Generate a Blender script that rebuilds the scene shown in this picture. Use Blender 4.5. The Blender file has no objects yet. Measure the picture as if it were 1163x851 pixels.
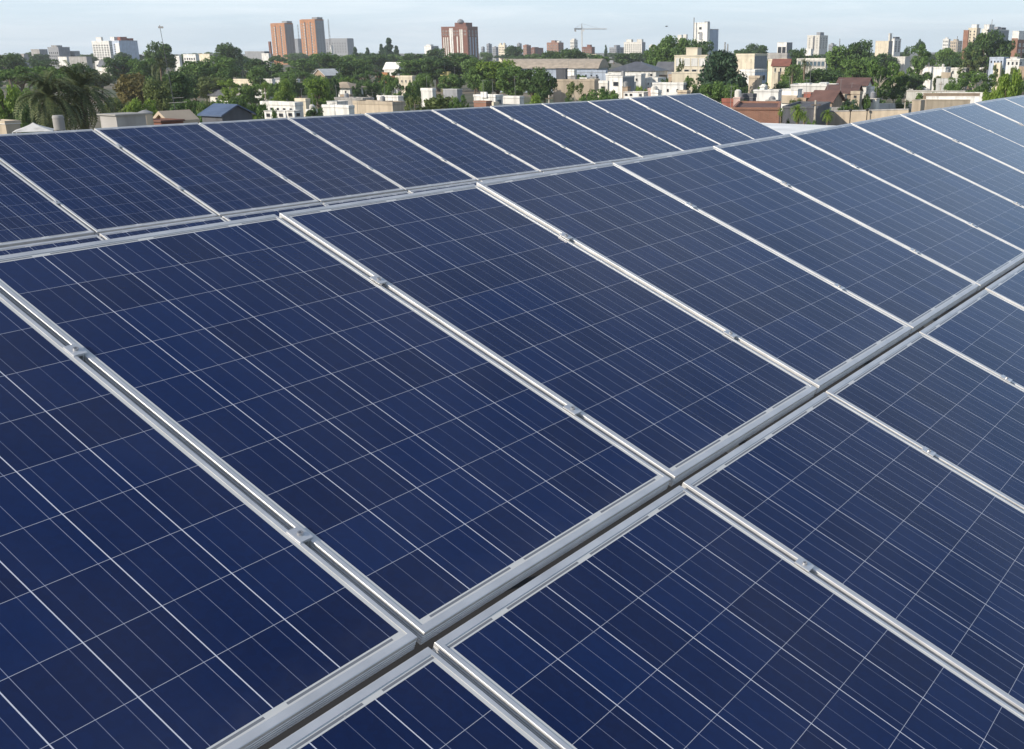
import bpy, bmesh, math, random
import numpy as np
from mathutils import Vector, Matrix

# ------------------------------------------------------------------ camera, world, sun, exposure
SC = bpy.context.scene
COL = SC.collection
W0, H0 = 1163.0, 851.0                       # size of the photograph
FOC, PITCH, ROLL = 1224.8, 0.325614, -0.00211867
CX, CY = W0/2 + 122.671, H0/2 + 44.2453      # principal point
CAMZ = 12.0                                  # eye height above the street

fwd = Vector((0, math.cos(PITCH), -math.sin(PITCH)))
rt0 = Vector((1, 0, 0)); up0 = rt0.cross(fwd)
rt = rt0*math.cos(ROLL) + up0*math.sin(ROLL)
up = rt.cross(fwd)
EYE = Vector((0, 0, CAMZ))
cd = bpy.data.cameras.new('camera'); cam = bpy.data.objects.new('camera', cd); COL.objects.link(cam)
M3 = Matrix((rt, up, -fwd)).transposed()
cam.matrix_world = Matrix.Translation(EYE) @ M3.to_4x4()
cd.sensor_fit = 'HORIZONTAL'; cd.sensor_width = 36.0
cd.lens = FOC/W0*36.0
cd.shift_x = -122.671/W0; cd.shift_y = 44.2453/W0
cd.clip_start = 0.05; cd.clip_end = 30000
SC.camera = cam

SUN_EL, SUN_AZ = math.radians(27), math.radians(-122)   # azimuth measured from +Y towards +X
sdir = Vector((math.sin(SUN_AZ)*math.cos(SUN_EL), math.cos(SUN_AZ)*math.cos(SUN_EL), math.sin(SUN_EL)))
ld = bpy.data.lights.new('sun', 'SUN'); ld.energy = 4.2; ld.angle = math.radians(0.5); ld.color = (1.0, 0.9, 0.76)
lo = bpy.data.objects.new('sun', ld); COL.objects.link(lo)
lo.rotation_euler = sdir.to_track_quat('Z', 'Y').to_euler(); lo.location = (0, -20, 60)

world = bpy.data.worlds.new('World'); SC.world = world; world.use_nodes = True
nt = world.node_tree; N = nt.nodes; L = nt.links
bg = N['Background']; bg.inputs['Strength'].default_value = 0.128
sky = N.new('ShaderNodeTexSky'); sky.sky_type = 'NISHITA'; sky.sun_disc = False
sky.sun_elevation = SUN_EL; sky.sun_rotation = SUN_AZ
sky.altitude = 20; sky.air_density = 1.0; sky.dust_density = 0.6; sky.ozone_density = 1.5
# thin cirrus veil, drawn out in streaks
tc = N.new('ShaderNodeTexCoord'); mp = N.new('ShaderNodeMapping')
mp.inputs['Scale'].default_value = (2.6, 3.4, 34.0); mp.inputs['Rotation'].default_value = (0.0, 0.10, 0.5)
nz = N.new('ShaderNodeTexNoise'); nz.inputs['Scale'].default_value = 1.5; nz.inputs['Detail'].default_value = 7; nz.inputs['Roughness'].default_value = 0.62
nz.inputs['Distortion'].default_value = 0.6
cr = N.new('ShaderNodeMapRange'); cr.inputs[1].default_value = 0.42; cr.inputs[2].default_value = 0.70; cr.inputs[3].default_value = 0.0; cr.inputs[4].default_value = 0.42
mx = N.new('ShaderNodeMix'); mx.data_type = 'RGBA'
mx.inputs['B'].default_value = (5.05, 6.2, 7.2, 1)
L.new(tc.outputs['Generated'], mp.inputs['Vector']); L.new(mp.outputs['Vector'], nz.inputs['Vector'])
L.new(nz.outputs['Fac'], cr.inputs[0])
# the veil is thick low over the town and thins out overhead
sxyz = N.new('ShaderNodeSeparateXYZ'); L.new(tc.outputs['Generated'], sxyz.inputs[0])
ab = N.new('ShaderNodeMath'); ab.operation = 'ABSOLUTE'; L.new(sxyz.outputs[2], ab.inputs[0])
low = N.new('ShaderNodeMapRange'); low.interpolation_type = 'SMOOTHERSTEP'
low.inputs[1].default_value = 0.0; low.inputs[2].default_value = 0.28; low.inputs[3].default_value = 0.85; low.inputs[4].default_value = 0.0
L.new(ab.outputs[0], low.inputs[0])
sm = N.new('ShaderNodeMath'); sm.operation = 'ADD'; sm.use_clamp = True; L.new(low.outputs[0], sm.inputs[0]); sm.inputs[1].default_value = 0.0
L.new(sm.outputs[0], mx.inputs['Factor'])
L.new(sky.outputs['Color'], mx.inputs['A'])
m2 = N.new('ShaderNodeMix'); m2.data_type = 'RGBA'; m2.inputs['B'].default_value = (8.2, 8.5, 8.7, 1)
L.new(mx.outputs['Result'], m2.inputs['A']); L.new(cr.outputs[0], m2.inputs['Factor']); L.new(m2.outputs['Result'], bg.inputs['Color'])

SC.view_settings.view_transform = 'Standard'; SC.view_settings.look = 'None'
SC.view_settings.exposure = 0.25; SC.view_settings.gamma = 1.0; SC.view_settings.use_curve_mapping = False
SC.render.engine = 'CYCLES'
SC.cycles.max_bounces = 6; SC.cycles.diffuse_bounces = 3; SC.cycles.glossy_bounces = 3
SC.cycles.transmission_bounces = 3; SC.cycles.volume_bounces = 1; SC.cycles.transparent_max_bounces = 6

rng = random.Random(7); NR = np.random.default_rng(11)

# ------------------------------------------------------------------ helpers
def at(px, py, D):
    """point on the sight line through photo pixel (px,py) at world y = D"""
    d = fwd + rt*((px-CX)/FOC) - up*((py-CY)/FOC)
    return EYE + d*(D/d.y)
def mpp(D): return D*math.cos(PITCH)/FOC
def topz(py, D): return at(CX, py, D).z
def gx(px, D): return at(px, 62, D).x

def link(name, mesh, parent=None, loc=None):
    o = bpy.data.objects.new(name, mesh); COL.objects.link(o)
    if parent is not None: o.parent = parent
    if loc is not None: o.location = loc
    return o
def empty(name, loc, rz=0.0):
    o = bpy.data.objects.new(name, None); COL.objects.link(o); o.location = loc; o.rotation_euler = (0, 0, rz)
    o.empty_display_size = 0.2
    return o
def tag(o, label=None, cat=None, group=None, kind=None):
    if label: o['label'] = label
    if cat: o['category'] = cat
    if group: o['group'] = group
    if kind: o['kind'] = kind
    return o

class MB:
    def __init__(s): s.v = []; s.f = []; s.mi = []
    def add(s, vs, fs, mi=0):
        b = len(s.v); s.v += [tuple(v) for v in vs]
        for f in fs: s.f.append([i+b for i in f]); s.mi.append(mi)
    def box(s, x0, x1, y0, y1, z0, z1, mi=0):
        s.add([(x0,y0,z0),(x1,y0,z0),(x1,y1,z0),(x0,y1,z0),(x0,y0,z1),(x1,y0,z1),(x1,y1,z1),(x0,y1,z1)],
              [(0,3,2,1),(4,5,6,7),(0,1,5,4),(1,2,6,5),(2,3,7,6),(3,0,4,7)], mi)
    def tube(s, pts, rads, n=8, mi=0, cap=True):
        pts = [Vector(p) for p in pts]; rings = []
        for i, p in enumerate(pts):
            d = (pts[min(i+1, len(pts)-1)] - pts[max(i-1, 0)]).normalized()
            a = d.orthogonal().normalized() if i == 0 else (a - d*a.dot(d)).normalized()
            b = d.cross(a)
            rings.append([p + (a*math.cos(t)+b*math.sin(t))*rads[i] for t in [2*math.pi*k/n for k in range(n)]])
        base = len(s.v)
        for r in rings: s.v += [tuple(q) for q in r]
        for i in range(len(pts)-1):
            for k in range(n):
                s.f.append([base+i*n+k, base+i*n+(k+1) % n, base+(i+1)*n+(k+1) % n, base+(i+1)*n+k]); s.mi.append(mi)
        if cap:
            s.f.append([base+k for k in range(n)][::-1]); s.mi.append(mi)
            s.f.append([base+(len(pts)-1)*n+k for k in range(n)]); s.mi.append(mi)
    def mesh(s, name, mats, smooth=False):
        m = bpy.data.meshes.new(name); m.from_pydata(s.v, [], s.f)
        for q in (mats if isinstance(mats, (list, tuple)) else [mats]): m.materials.append(q)
        m.polygons.foreach_set('material_index', s.mi)
        if smooth: m.polygons.foreach_set('use_smooth', [True]*len(s.f))
        m.update(); return m
    def build(s, name, mats, parent=None, loc=None, smooth=False):
        return link(name, s.mesh(name, mats, smooth), parent, loc)

# ------------------------------------------------------------------ materials
def new_mat(name):
    m = bpy.data.materials.new(name); m.use_nodes = True
    return m, m.node_tree.nodes, m.node_tree.links, m.node_tree.nodes['Principled BSDF']
def plain(name, col, rough=0.8, metal=0.0, var=0.12, scale=0.6, stain=0.25, bump=0.0, objvar=0.10, spec=0.3):
    """painted / rendered surface: soft mottling and rain streaks in the paint, a little tone change from one object to the next"""
    m, n, l, b = new_mat(name)
    t = n.new('ShaderNodeTexCoord'); oi = n.new('ShaderNodeObjectInfo')
    a = n.new('ShaderNodeTexNoise'); a.inputs['Scale'].default_value = scale; a.inputs['Detail'].default_value = 6
    mpn = n.new('ShaderNodeMapping'); mpn.inputs['Scale'].default_value = (1.6, 1.6, 0.12)
    s = n.new('ShaderNodeTexNoise'); s.inputs['Scale'].default_value = 1.1; s.inputs['Detail'].default_value = 5
    l.new(t.outputs['Object'], a.inputs['Vector']); l.new(t.outputs['Object'], mpn.inputs['Vector']); l.new(mpn.outputs[0], s.inputs['Vector'])
    r1 = n.new('ShaderNodeMapRange'); r1.inputs[1].default_value = 0.3; r1.inputs[2].default_value = 0.7; r1.inputs[3].default_value = 1-var; r1.inputs[4].default_value = 1+var
    r2 = n.new('ShaderNodeMapRange'); r2.inputs[1].default_value = 0.48; r2.inputs[2].default_value = 0.72; r2.inputs[3].default_value = 1.0; r2.inputs[4].default_value = 1-stain
    r3 = n.new('ShaderNodeMapRange'); r3.inputs[3].default_value = 1-objvar; r3.inputs[4].default_value = 1+objvar
    l.new(a.outputs['Fac'], r1.inputs[0]); l.new(s.outputs['Fac'], r2.inputs[0]); l.new(oi.outputs['Random'], r3.inputs[0])
    p = n.new('ShaderNodeMath'); p.operation = 'MULTIPLY'; l.new(r1.outputs[0], p.inputs[0]); l.new(r2.outputs[0], p.inputs[1])
    q = n.new('ShaderNodeMath'); q.operation = 'MULTIPLY'; l.new(p.outputs[0], q.inputs[0]); l.new(r3.outputs[0], q.inputs[1])
    vm = n.new('ShaderNodeVectorMath'); vm.operation = 'SCALE'; vm.inputs[0].default_value = col[:3]; l.new(q.outputs[0], vm.inputs['Scale'])
    l.new(vm.outputs[0], b.inputs['Base Color'])
    b.inputs['Roughness'].default_value = rough; b.inputs['Metallic'].default_value = metal; b.inputs['Specular IOR Level'].default_value = spec
    if bump:
        bn = n.new('ShaderNodeBump'); bn.inputs['Strength'].default_value = bump; l.new(a.outputs['Fac'], bn.inputs['Height']); l.new(bn.outputs[0], b.inputs['Normal'])
    return m
def ribbed(name, col, period, rough=0.5, depth=0.25, metal=0.0):
    """sheet roofing / tiles: waves along the object's x axis"""
    m, n, l, b = new_mat(name)
    t = n.new('ShaderNodeTexCoord')
    w = n.new('ShaderNodeTexWave'); w.wave_type = 'BANDS'; w.bands_direction = 'X'; w.inputs['Scale'].default_value = 0.314/period; w.inputs['Distortion'].default_value = 0
    a = n.new('ShaderNodeTexNoise'); a.inputs['Scale'].default_value = 0.7; a.inputs['Detail'].default_value = 7
    l.new(t.outputs['Object'], w.inputs['Vector']); l.new(t.outputs['Object'], a.inputs['Vector'])
    r1 = n.new('ShaderNodeMapRange'); r1.inputs[1].default_value = 0.3; r1.inputs[2].default_value = 0.7; r1.inputs[3].default_value = 0.75; r1.inputs[4].default_value = 1.2
    l.new(a.outputs['Fac'], r1.inputs[0])
    vm = n.new('ShaderNodeVectorMath'); vm.operation = 'SCALE'; vm.inputs[0].default_value = col[:3]; l.new(r1.outputs[0], vm.inputs['Scale'])
    l.new(vm.outputs[0], b.inputs['Base Color'])
    bn = n.new('ShaderNodeBump'); bn.inputs['Strength'].default_value = depth; bn.inputs['Distance'].default_value = 0.05
    l.new(w.outputs['Fac'], bn.inputs['Height']); l.new(bn.outputs[0], b.inputs['Normal'])
    b.inputs['Roughness'].default_value = rough; b.inputs['Metallic'].default_value = metal
    return m
def brick(name, c1, c2, mortar):
    m, n, l, b = new_mat(name)
    t = n.new('ShaderNodeTexCoord'); br = n.new('ShaderNodeTexBrick')
    mpn = n.new('ShaderNodeMapping'); mpn.inputs['Rotation'].default_value = (math.pi/2, 0, 0)
    sx = n.new('ShaderNodeSeparateXYZ'); cx_ = n.new('ShaderNodeCombineXYZ'); ad = n.new('ShaderNodeMath')
    l.new(t.outputs['Object'], sx.inputs[0]); l.new(sx.outputs[0], ad.inputs[0]); l.new(sx.outputs[1], ad.inputs[1])
    l.new(ad.outputs[0], cx_.inputs[0]); l.new(sx.outputs[2], cx_.inputs[1]); l.new(cx_.outputs[0], br.inputs['Vector'])
    br.inputs['Scale'].default_value = 1.0; br.inputs['Brick Width'].default_value = 0.3; br.inputs['Row Height'].default_value = 0.09
    br.inputs['Color1'].default_value = (*c1, 1); br.inputs['Color2'].default_value = (*c2, 1); br.inputs['Mortar'].default_value = (*mortar, 1)
    br.inputs['Mortar Size'].default_value = 0.012
    a = n.new('ShaderNodeTexNoise'); a.inputs['Scale'].default_value = 0.35; a.inputs['Detail'].default_value = 8; a.inputs['Roughness'].default_value = 0.65
    l.new(t.outputs['Object'], a.inputs['Vector'])
    r1 = n.new('ShaderNodeMapRange'); r1.inputs[1].default_value = 0.3; r1.inputs[2].default_value = 0.7; r1.inputs[3].default_value = 0.7; r1.inputs[4].default_value = 1.25
    l.new(a.outputs['Fac'], r1.inputs[0])
    vm = n.new('ShaderNodeVectorMath'); vm.operation = 'SCALE'; l.new(br.outputs['Color'], vm.inputs[0]); l.new(r1.outputs[0], vm.inputs['Scale'])
    l.new(vm.outputs[0], b.inputs['Base Color']); b.inputs['Roughness'].default_value = 0.9
    return m
MT = dict(
 white=plain('white_render', (.70,.69,.66), var=.16, stain=.32), offwhite=plain('off_white_render', (.64,.62,.57)), cream=plain('cream_render', (.66,.59,.46)),
 beige=plain('beige_render', (.46,.39,.30)), tan=plain('tan_render', (.34,.26,.19)), concrete=plain('concrete', (.33,.32,.31), var=.2, stain=.35),
 grey=plain('grey_render', (.27,.28,.30)), dark=plain('dark_render', (.10,.105,.12)), blue=plain('pale_blue_render', (.44,.50,.60)),
 pink=plain('pinkish_render', (.50,.36,.32)), yellow=plain('yellow_render', (.68,.58,.24)), red=plain('red_render', (.28,.10,.07)),
 orange=brick('orange_brick', (.43,.17,.062), (.37,.14,.05), (.40,.25,.15)), brown=brick('brown_brick', (.18,.06,.035), (.15,.05,.03), (.18,.10,.07)),
 redbrick=brick('red_brick', (.29,.13,.085), (.24,.105,.07), (.28,.20,.15)),
 rfgrey=plain('grey_roofing', (.36,.35,.33), var=.25, scale=.4, stain=0), rfwhite=plain('white_roofing', (.72,.71,.68), var=.14, scale=.35, stain=0),
 rfdark=plain('dark_roofing', (.09,.09,.10), var=.25, scale=.4, stain=0), rftan=plain('tan_roofing', (.40,.33,.25), var=.25, scale=.35, stain=0),
 tile=ribbed('red_tiles', (.24,.09,.06), .3, .8), tiledark=ribbed('weathered_tiles', (.13,.07,.058), .3, .85),
 sheet=ribbed('grey_sheet', (.10,.105,.12), .25, .45), sheetblue=ribbed('blue_sheet', (.075,.11,.19), .3, .4), sheetwhite=ribbed('white_sheet', (.80,.80,.78), .3, .5),
 sheettan=ribbed('weathered_sheet', (.42,.35,.27), .5, .7),
 steel=plain('painted_steel', (.30,.30,.30), .5, .3), steelwhite=plain('white_painted_steel', (.70,.70,.69), .5), steelblack=plain('black_painted_steel', (.02,.02,.022), .5),
 bark=plain('bark', (.16,.125,.09), .95, var=.3, scale=3), palebark=plain('pale_bark', (.42,.38,.32), .95, var=.25, scale=3), rust=plain('rusty_red_coping', (.17,.085,.07), .7, var=.3, scale=2),
)
g_, n_, l_, b_ = new_mat('window_glass'); b_.inputs['Base Color'].default_value = (.025,.03,.038,1); b_.inputs['Roughness'].default_value = .12; MT['glass'] = g_
g_, n_, l_, b_ = new_mat('bluish_glazing'); b_.inputs['Base Color'].default_value = (.10,.15,.19,1); b_.inputs['Roughness'].default_value = .1; MT['glazing'] = g_
MT['shade_membrane'] = plain('roof_membrane_painted_shade', (.028,.028,.03), .9, var=.2)  # near-black colour stands for the shade under the tables and between tiers

def foliage(name, c_dark, c_light, trans=0.3):
    m, n, l, b = new_mat(name)
    gn = n.new('ShaderNodeNewGeometry'); oi = n.new('ShaderNodeObjectInfo')
    ad = n.new('ShaderNodeMath'); ad.operation = 'MULTIPLY_ADD'; ad.inputs[1].default_value = 0.65
    ml = n.new('ShaderNodeMath'); ml.operation = 'MULTIPLY'; ml.inputs[1].default_value = 0.35
    l.new(oi.outputs['Random'], ml.inputs[0]); l.new(gn.outputs['Random Per Island'], ad.inputs[0]); l.new(ml.outputs[0], ad.inputs[2])
    mix = n.new('ShaderNodeMix'); mix.data_type = 'RGBA'; mix.inputs['A'].default_value = (*c_dark, 1); mix.inputs['B'].default_value = (*c_light, 1)
    l.new(ad.outputs[0], mix.inputs['Factor']); l.new(mix.outputs['Result'], b.inputs['Base Color'])
    b.inputs['Roughness'].default_value = 0.6; b.inputs['Specular IOR Level'].default_value = 0.25
    tr = n.new('ShaderNodeBsdfTranslucent'); l.new(mix.outputs['Result'], tr.inputs['Color'])
    ms = n.new('ShaderNodeMixShader'); ms.inputs[0].default_value = trans
    l.new(b.outputs[0], ms.inputs[1]); l.new(tr.outputs[0], ms.inputs[2]); l.new(ms.outputs[0], n['Material Output'].inputs['Surface'])
    return m
FO = dict(dark=foliage('dark_foliage', (0.04, 0.085, 0.026), (0.105, 0.175, 0.05)), mid=foliage('green_foliage', (0.06, 0.125, 0.03), (0.165, 0.265, 0.062)),
          bright=foliage('bright_foliage', (0.11, 0.2, 0.03), (0.26, 0.36, 0.065), .4), olive=foliage('olive_foliage', (0.09, 0.125, 0.04), (0.18, 0.225, 0.07)),
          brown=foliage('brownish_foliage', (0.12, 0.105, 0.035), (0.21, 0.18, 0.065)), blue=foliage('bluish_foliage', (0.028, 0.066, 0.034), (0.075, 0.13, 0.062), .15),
          palm=foliage('palm_fronds', (0.028, 0.052, 0.02), (0.16, 0.185, 0.07), .1))

# ------------------------------------------------------------------ solar panels: material
def panel_mat():
    m, n, l, b = new_mat('photovoltaic_laminate')
    tcn = n.new('ShaderNodeTexCoord'); sp = n.new('ShaderNodeSeparateXYZ'); l.new(tcn.outputs['Object'], sp.inputs[0])
    oi = n.new('ShaderNodeObjectInfo')
    def math_(op, a, bb=None, c=None):
        k = n.new('ShaderNodeMath'); k.operation = op
        for i, v in enumerate((a, bb, c)):
            if v is None: continue
            if isinstance(v, (int, float)): k.inputs[i].default_value = v
            else: l.new(v, k.inputs[i])
        return k.outputs[0]
    X, Y = sp.outputs[0], sp.outputs[1]
    CELL = 0.1585; mxx = (PWID-6*CELL)/2; myy = (PLEN-10*CELL)/2
    ux = math_('DIVIDE', math_('SUBTRACT', X, mxx), CELL); uy = math_('DIVIDE', math_('SUBTRACT', Y, myy), CELL)
    fx = math_('FRACT', ux); fy = math_('FRACT', uy); ix = math_('FLOOR', ux); iy = math_('FLOOR', uy)
    dx = math_('SUBTRACT', 0.5, math_('ABSOLUTE', math_('SUBTRACT', fx, 0.5)))      # distance to the column gap
    dy = math_('SUBTRACT', 0.5, math_('ABSOLUTE', math_('SUBTRACT', fy, 0.5)))
    gapx = math_('LESS_THAN', dx, 0.0012/CELL); gapy = math_('LESS_THAN', dy, 0.0006/CELL)
    b3 = math_('FRACT', math_('MULTIPLY', fx, 3.0))
    bus = math_('LESS_THAN', math_('ABSOLUTE', math_('SUBTRACT', b3, 0.5)), 0.0006*3/CELL)
    inx = math_('LESS_THAN', math_('ABSOLUTE', math_('SUBTRACT', ux, 3.0)), 3.0-0.001/CELL)
    iny = math_('LESS_THAN', math_('ABSOLUTE', math_('SUBTRACT', uy, 5.0)), 5.0-0.001/CELL)
    inside = math_('MULTIPLY', inx, iny)
    line_bs = math_('MAXIMUM', gapx, math_('MULTIPLY', gapy, 0.7))                                # white backing sheet shows between cells
    # cell tone: one random value per cell, crystal grain inside
    cell_id = n.new('ShaderNodeCombineXYZ'); l.new(ix, cell_id.inputs[0]); l.new(iy, cell_id.inputs[1]); l.new(math_('MULTIPLY', oi.outputs['Random'], 311.0), cell_id.inputs[2])
    wn = n.new('ShaderNodeTexWhiteNoise'); wn.noise_dimensions = '3D'; l.new(cell_id.outputs[0], wn.inputs['Vector'])
    vo = n.new('ShaderNodeTexVoronoi'); vo.inputs['Scale'].default_value = 75; l.new(tcn.outputs['Object'], vo.inputs['Vector'])
    gr = n.new('ShaderNodeSeparateColor'); l.new(vo.outputs['Color'], gr.inputs[0])
    tone = math_('ADD', math_('MULTIPLY', wn.outputs['Value'], 0.55), math_('MULTIPLY', gr.outputs[0], 0.25))
    tone = math_('ADD', tone, math_('MULTIPLY', oi.outputs['Random'], 0.20))
    mc = n.new('ShaderNodeMix'); mc.data_type = 'RGBA'; mc.inputs['A'].default_value = (.0032,.0098,.048,1); mc.inputs['B'].default_value = (.0032,.0185,.088,1)
    l.new(tone, mc.inputs['Factor'])
    mb = n.new('ShaderNodeMix'); mb.data_type = 'RGBA'; mb.inputs['B'].default_value = (.28,.31,.43,1); l.new(mc.outputs['Result'], mb.inputs['A'])
    wl_ = n.new('ShaderNodeTexWhiteNoise'); wl_.noise_dimensions = '3D'; lv = n.new('ShaderNodeCombineXYZ'); l.new(math_('FLOOR', math_('MULTIPLY', ux, 3.0)), lv.inputs[0]); l.new(math_('MULTIPLY', oi.outputs['Random'], 77.0), lv.inputs[2]); l.new(lv.outputs[0], wl_.inputs['Vector'])
    l.new(math_('MULTIPLY', bus, math_('MULTIPLY_ADD', wl_.outputs['Value'], 0.6, 0.4)), mb.inputs['Factor'])
    ml = n.new('ShaderNodeMix'); ml.data_type = 'RGBA'; ml.inputs['B'].default_value = (.62,.64,.72,1); l.new(mb.outputs['Result'], ml.inputs['A']); l.new(line_bs, ml.inputs['Factor'])
    # margins: white sheet with ribbon dashes along both short ends
    endd = math_('MINIMUM', Y, math_('SUBTRACT', PLEN, Y))
    rib = math_('MULTIPLY', math_('GREATER_THAN', endd, 0.0235), math_('LESS_THAN', endd, 0.0295))
    per = math_('FRACT', math_('ADD', math_('MULTIPLY', ux, 0.5), math_('MULTIPLY', math_('GREATER_THAN', Y, PLEN/2), 0.5)))
    dash = math_('MULTIPLY', math_('LESS_THAN', math_('ABSOLUTE', math_('SUBTRACT', per, 0.5)), 0.42), rib)
    mg = n.new('ShaderNodeMix'); mg.data_type = 'RGBA'; mg.inputs['A'].default_value = (.62,.62,.60,1); mg.inputs['B'].default_value = (.20,.21,.23,1); l.new(dash, mg.inputs['Factor'])
    mo = n.new('ShaderNodeMix'); mo.data_type = 'RGBA'; l.new(inside, mo.inputs['Factor']); l.new(mg.outputs['Result'], mo.inputs['A']); l.new(ml.outputs['Result'], mo.inputs['B'])
    # dust film, thicker along the low edge, and a few droppings / specks
    off = n.new('ShaderNodeVectorMath'); off.operation = 'ADD'; l.new(tcn.outputs['Object'], off.inputs[0]); 
    ov = n.new('ShaderNodeCombineXYZ'); l.new(math_('MULTIPLY', oi.outputs['Random'], 57.0), ov.inputs[0]); l.new(math_('MULTIPLY', oi.outputs['Random'], 91.0), ov.inputs[1]); l.new(ov.outputs[0], off.inputs[1])
    dn = n.new('ShaderNodeTexNoise'); dn.inputs['Scale'].default_value = 2.2; dn.inputs['Detail'].default_value = 8; dn.inputs['Roughness'].default_value = .6; l.new(off.outputs[0], dn.inputs['Vector'])
    dr = n.new('ShaderNodeMapRange'); dr.inputs[1].default_value = .3; dr.inputs[2].default_value = .8; dr.inputs[3].default_value = .001; dr.inputs[4].default_value = .016; l.new(dn.outputs['Fac'], dr.inputs[0])
    sv = n.new('ShaderNodeTexVoronoi'); sv.inputs['Scale'].default_value = 6.5; l.new(off.outputs[0], sv.inputs['Vector'])
    sc_ = n.new('ShaderNodeSeparateColor'); l.new(sv.outputs['Color'], sc_.inputs[0])
    speck = math_('MULTIPLY', math_('LESS_THAN', sv.outputs['Distance'], math_('MULTIPLY', sc_.outputs[1], 0.020)), math_('GREATER_THAN', sc_.outputs[0], 0.5))
    edge = n.new('ShaderNodeMapRange'); edge.interpolation_type = 'SMOOTHSTEP'; edge.inputs[1].default_value = .012; edge.inputs[2].default_value = .16; edge.inputs[3].default_value = .06; edge.inputs[4].default_value = 0.0; l.new(Y, edge.inputs[0])
    en = n.new('ShaderNodeTexNoise'); en.inputs['Scale'].default_value = 14; en.inputs['Detail'].default_value = 5; l.new(off.outputs[0], en.inputs['Vector'])
    dsum = math_('ADD', dr.outputs[0], math_('MULTIPLY', edge.outputs[0], math_('MULTIPLY', en.outputs['Fac'], en.outputs['Fac'])))
    dust = math_('MAXIMUM', dsum, math_('MULTIPLY', speck, 0.55))
    md = n.new('ShaderNodeMix'); md.data_type = 'RGBA'; md.inputs['B'].default_value = (.46,.45,.43,1); l.new(mo.outputs['Result'], md.inputs['A']); l.new(dust, md.inputs['Factor'])
    l.new(md.outputs['Result'], b.inputs['Base Color'])
    rr = n.new('ShaderNodeMapRange'); rr.inputs[1].default_value = .3; rr.inputs[2].default_value = .8; rr.inputs[3].default_value = .10; rr.inputs[4].default_value = .17
    l.new(dn.outputs['Fac'], rr.inputs[0]); l.new(rr.outputs[0], b.inputs['Roughness'])
    b.inputs['IOR'].default_value = 1.38
    wv = n.new('ShaderNodeTexNoise'); wv.inputs['Scale'].default_value = 3.0; wv.inputs['Detail'].default_value = 2; l.new(off.outputs[0], wv.inputs['Vector'])
    bn = n.new('ShaderNodeBump'); bn.inputs['Strength'].default_value = .03; bn.inputs['Distance'].default_value = .02; l.new(wv.outputs['Fac'], bn.inputs['Height']); l.new(bn.outputs[0], b.inputs['Normal'])
    return m
PITCH_U = 1.01; PWID = 0.990; PLEN = 1.650
PV = panel_mat()
def alu_mat(name, col, rough):
    m, n, l, b = new_mat(name)
    t = n.new('ShaderNodeTexCoord'); a = n.new('ShaderNodeTexNoise'); a.inputs['Scale'].default_value = 9; a.inputs['Detail'].default_value = 6
    l.new(t.outputs['Object'], a.inputs['Vector'])
    r = n.new('ShaderNodeMapRange'); r.inputs[1].default_value = .3; r.inputs[2].default_value = .7; r.inputs[3].default_value = .88; r.inputs[4].default_value = 1.06; l.new(a.outputs['Fac'], r.inputs[0])
    vm = n.new('ShaderNodeVectorMath'); vm.operation = 'SCALE'; vm.inputs[0].default_value = col; l.new(r.outputs[0], vm.inputs['Scale']); l.new(vm.outputs[0], b.inputs['Base Color'])
    r2 = n.new('ShaderNodeMapRange'); r2.inputs[1].default_value = .3; r2.inputs[2].default_value = .7; r2.inputs[3].default_value = rough-.06; r2.inputs[4].default_value = rough+.08; l.new(a.outputs['Fac'], r2.inputs[0]); l.new(r2.outputs[0], b.inputs['Roughness'])
    b.inputs['Metallic'].default_value = .55
    return m
ALU = alu_mat('anodised_aluminium', (.70,.70,.70), .45); ALU2 = alu_mat('clamp_aluminium', (.66,.67,.68), .34); STEELB = alu_mat('bolt_steel', (.42,.42,.43), .3)

# ------------------------------------------------------------------ the setting
def ground():
    m, n, l, b = new_mat('town_ground')
    t = n.new('ShaderNodeTexCoord'); a = n.new('ShaderNodeTexNoise'); a.inputs['Scale'].default_value = .03; a.inputs['Detail'].default_value = 9
    l.new(t.outputs['Object'], a.inputs['Vector'])
    r = n.new('ShaderNodeValToRGB'); r.color_ramp.elements[0].position = .36; r.color_ramp.elements[0].color = (.045,.07,.025,1)
    r.color_ramp.elements[1].position = .62; r.color_ramp.elements[1].color = (.20,.16,.115,1)
    e = r.color_ramp.elements.new(.5); e.color = (.10,.095,.06,1)
    l.new(a.outputs['Fac'], r.inputs[0]); l.new(r.outputs[0], b.inputs['Base Color']); b.inputs['Roughness'].default_value = .95
    k = MB(); R = 4000
    ring = [(R*math.cos(i*math.pi/16), R*math.sin(i*math.pi/16), 0) for i in range(32)]
    k.add(ring, [tuple(range(32))]); tag(k.build('ground', m), kind='structure')
ground()

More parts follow.
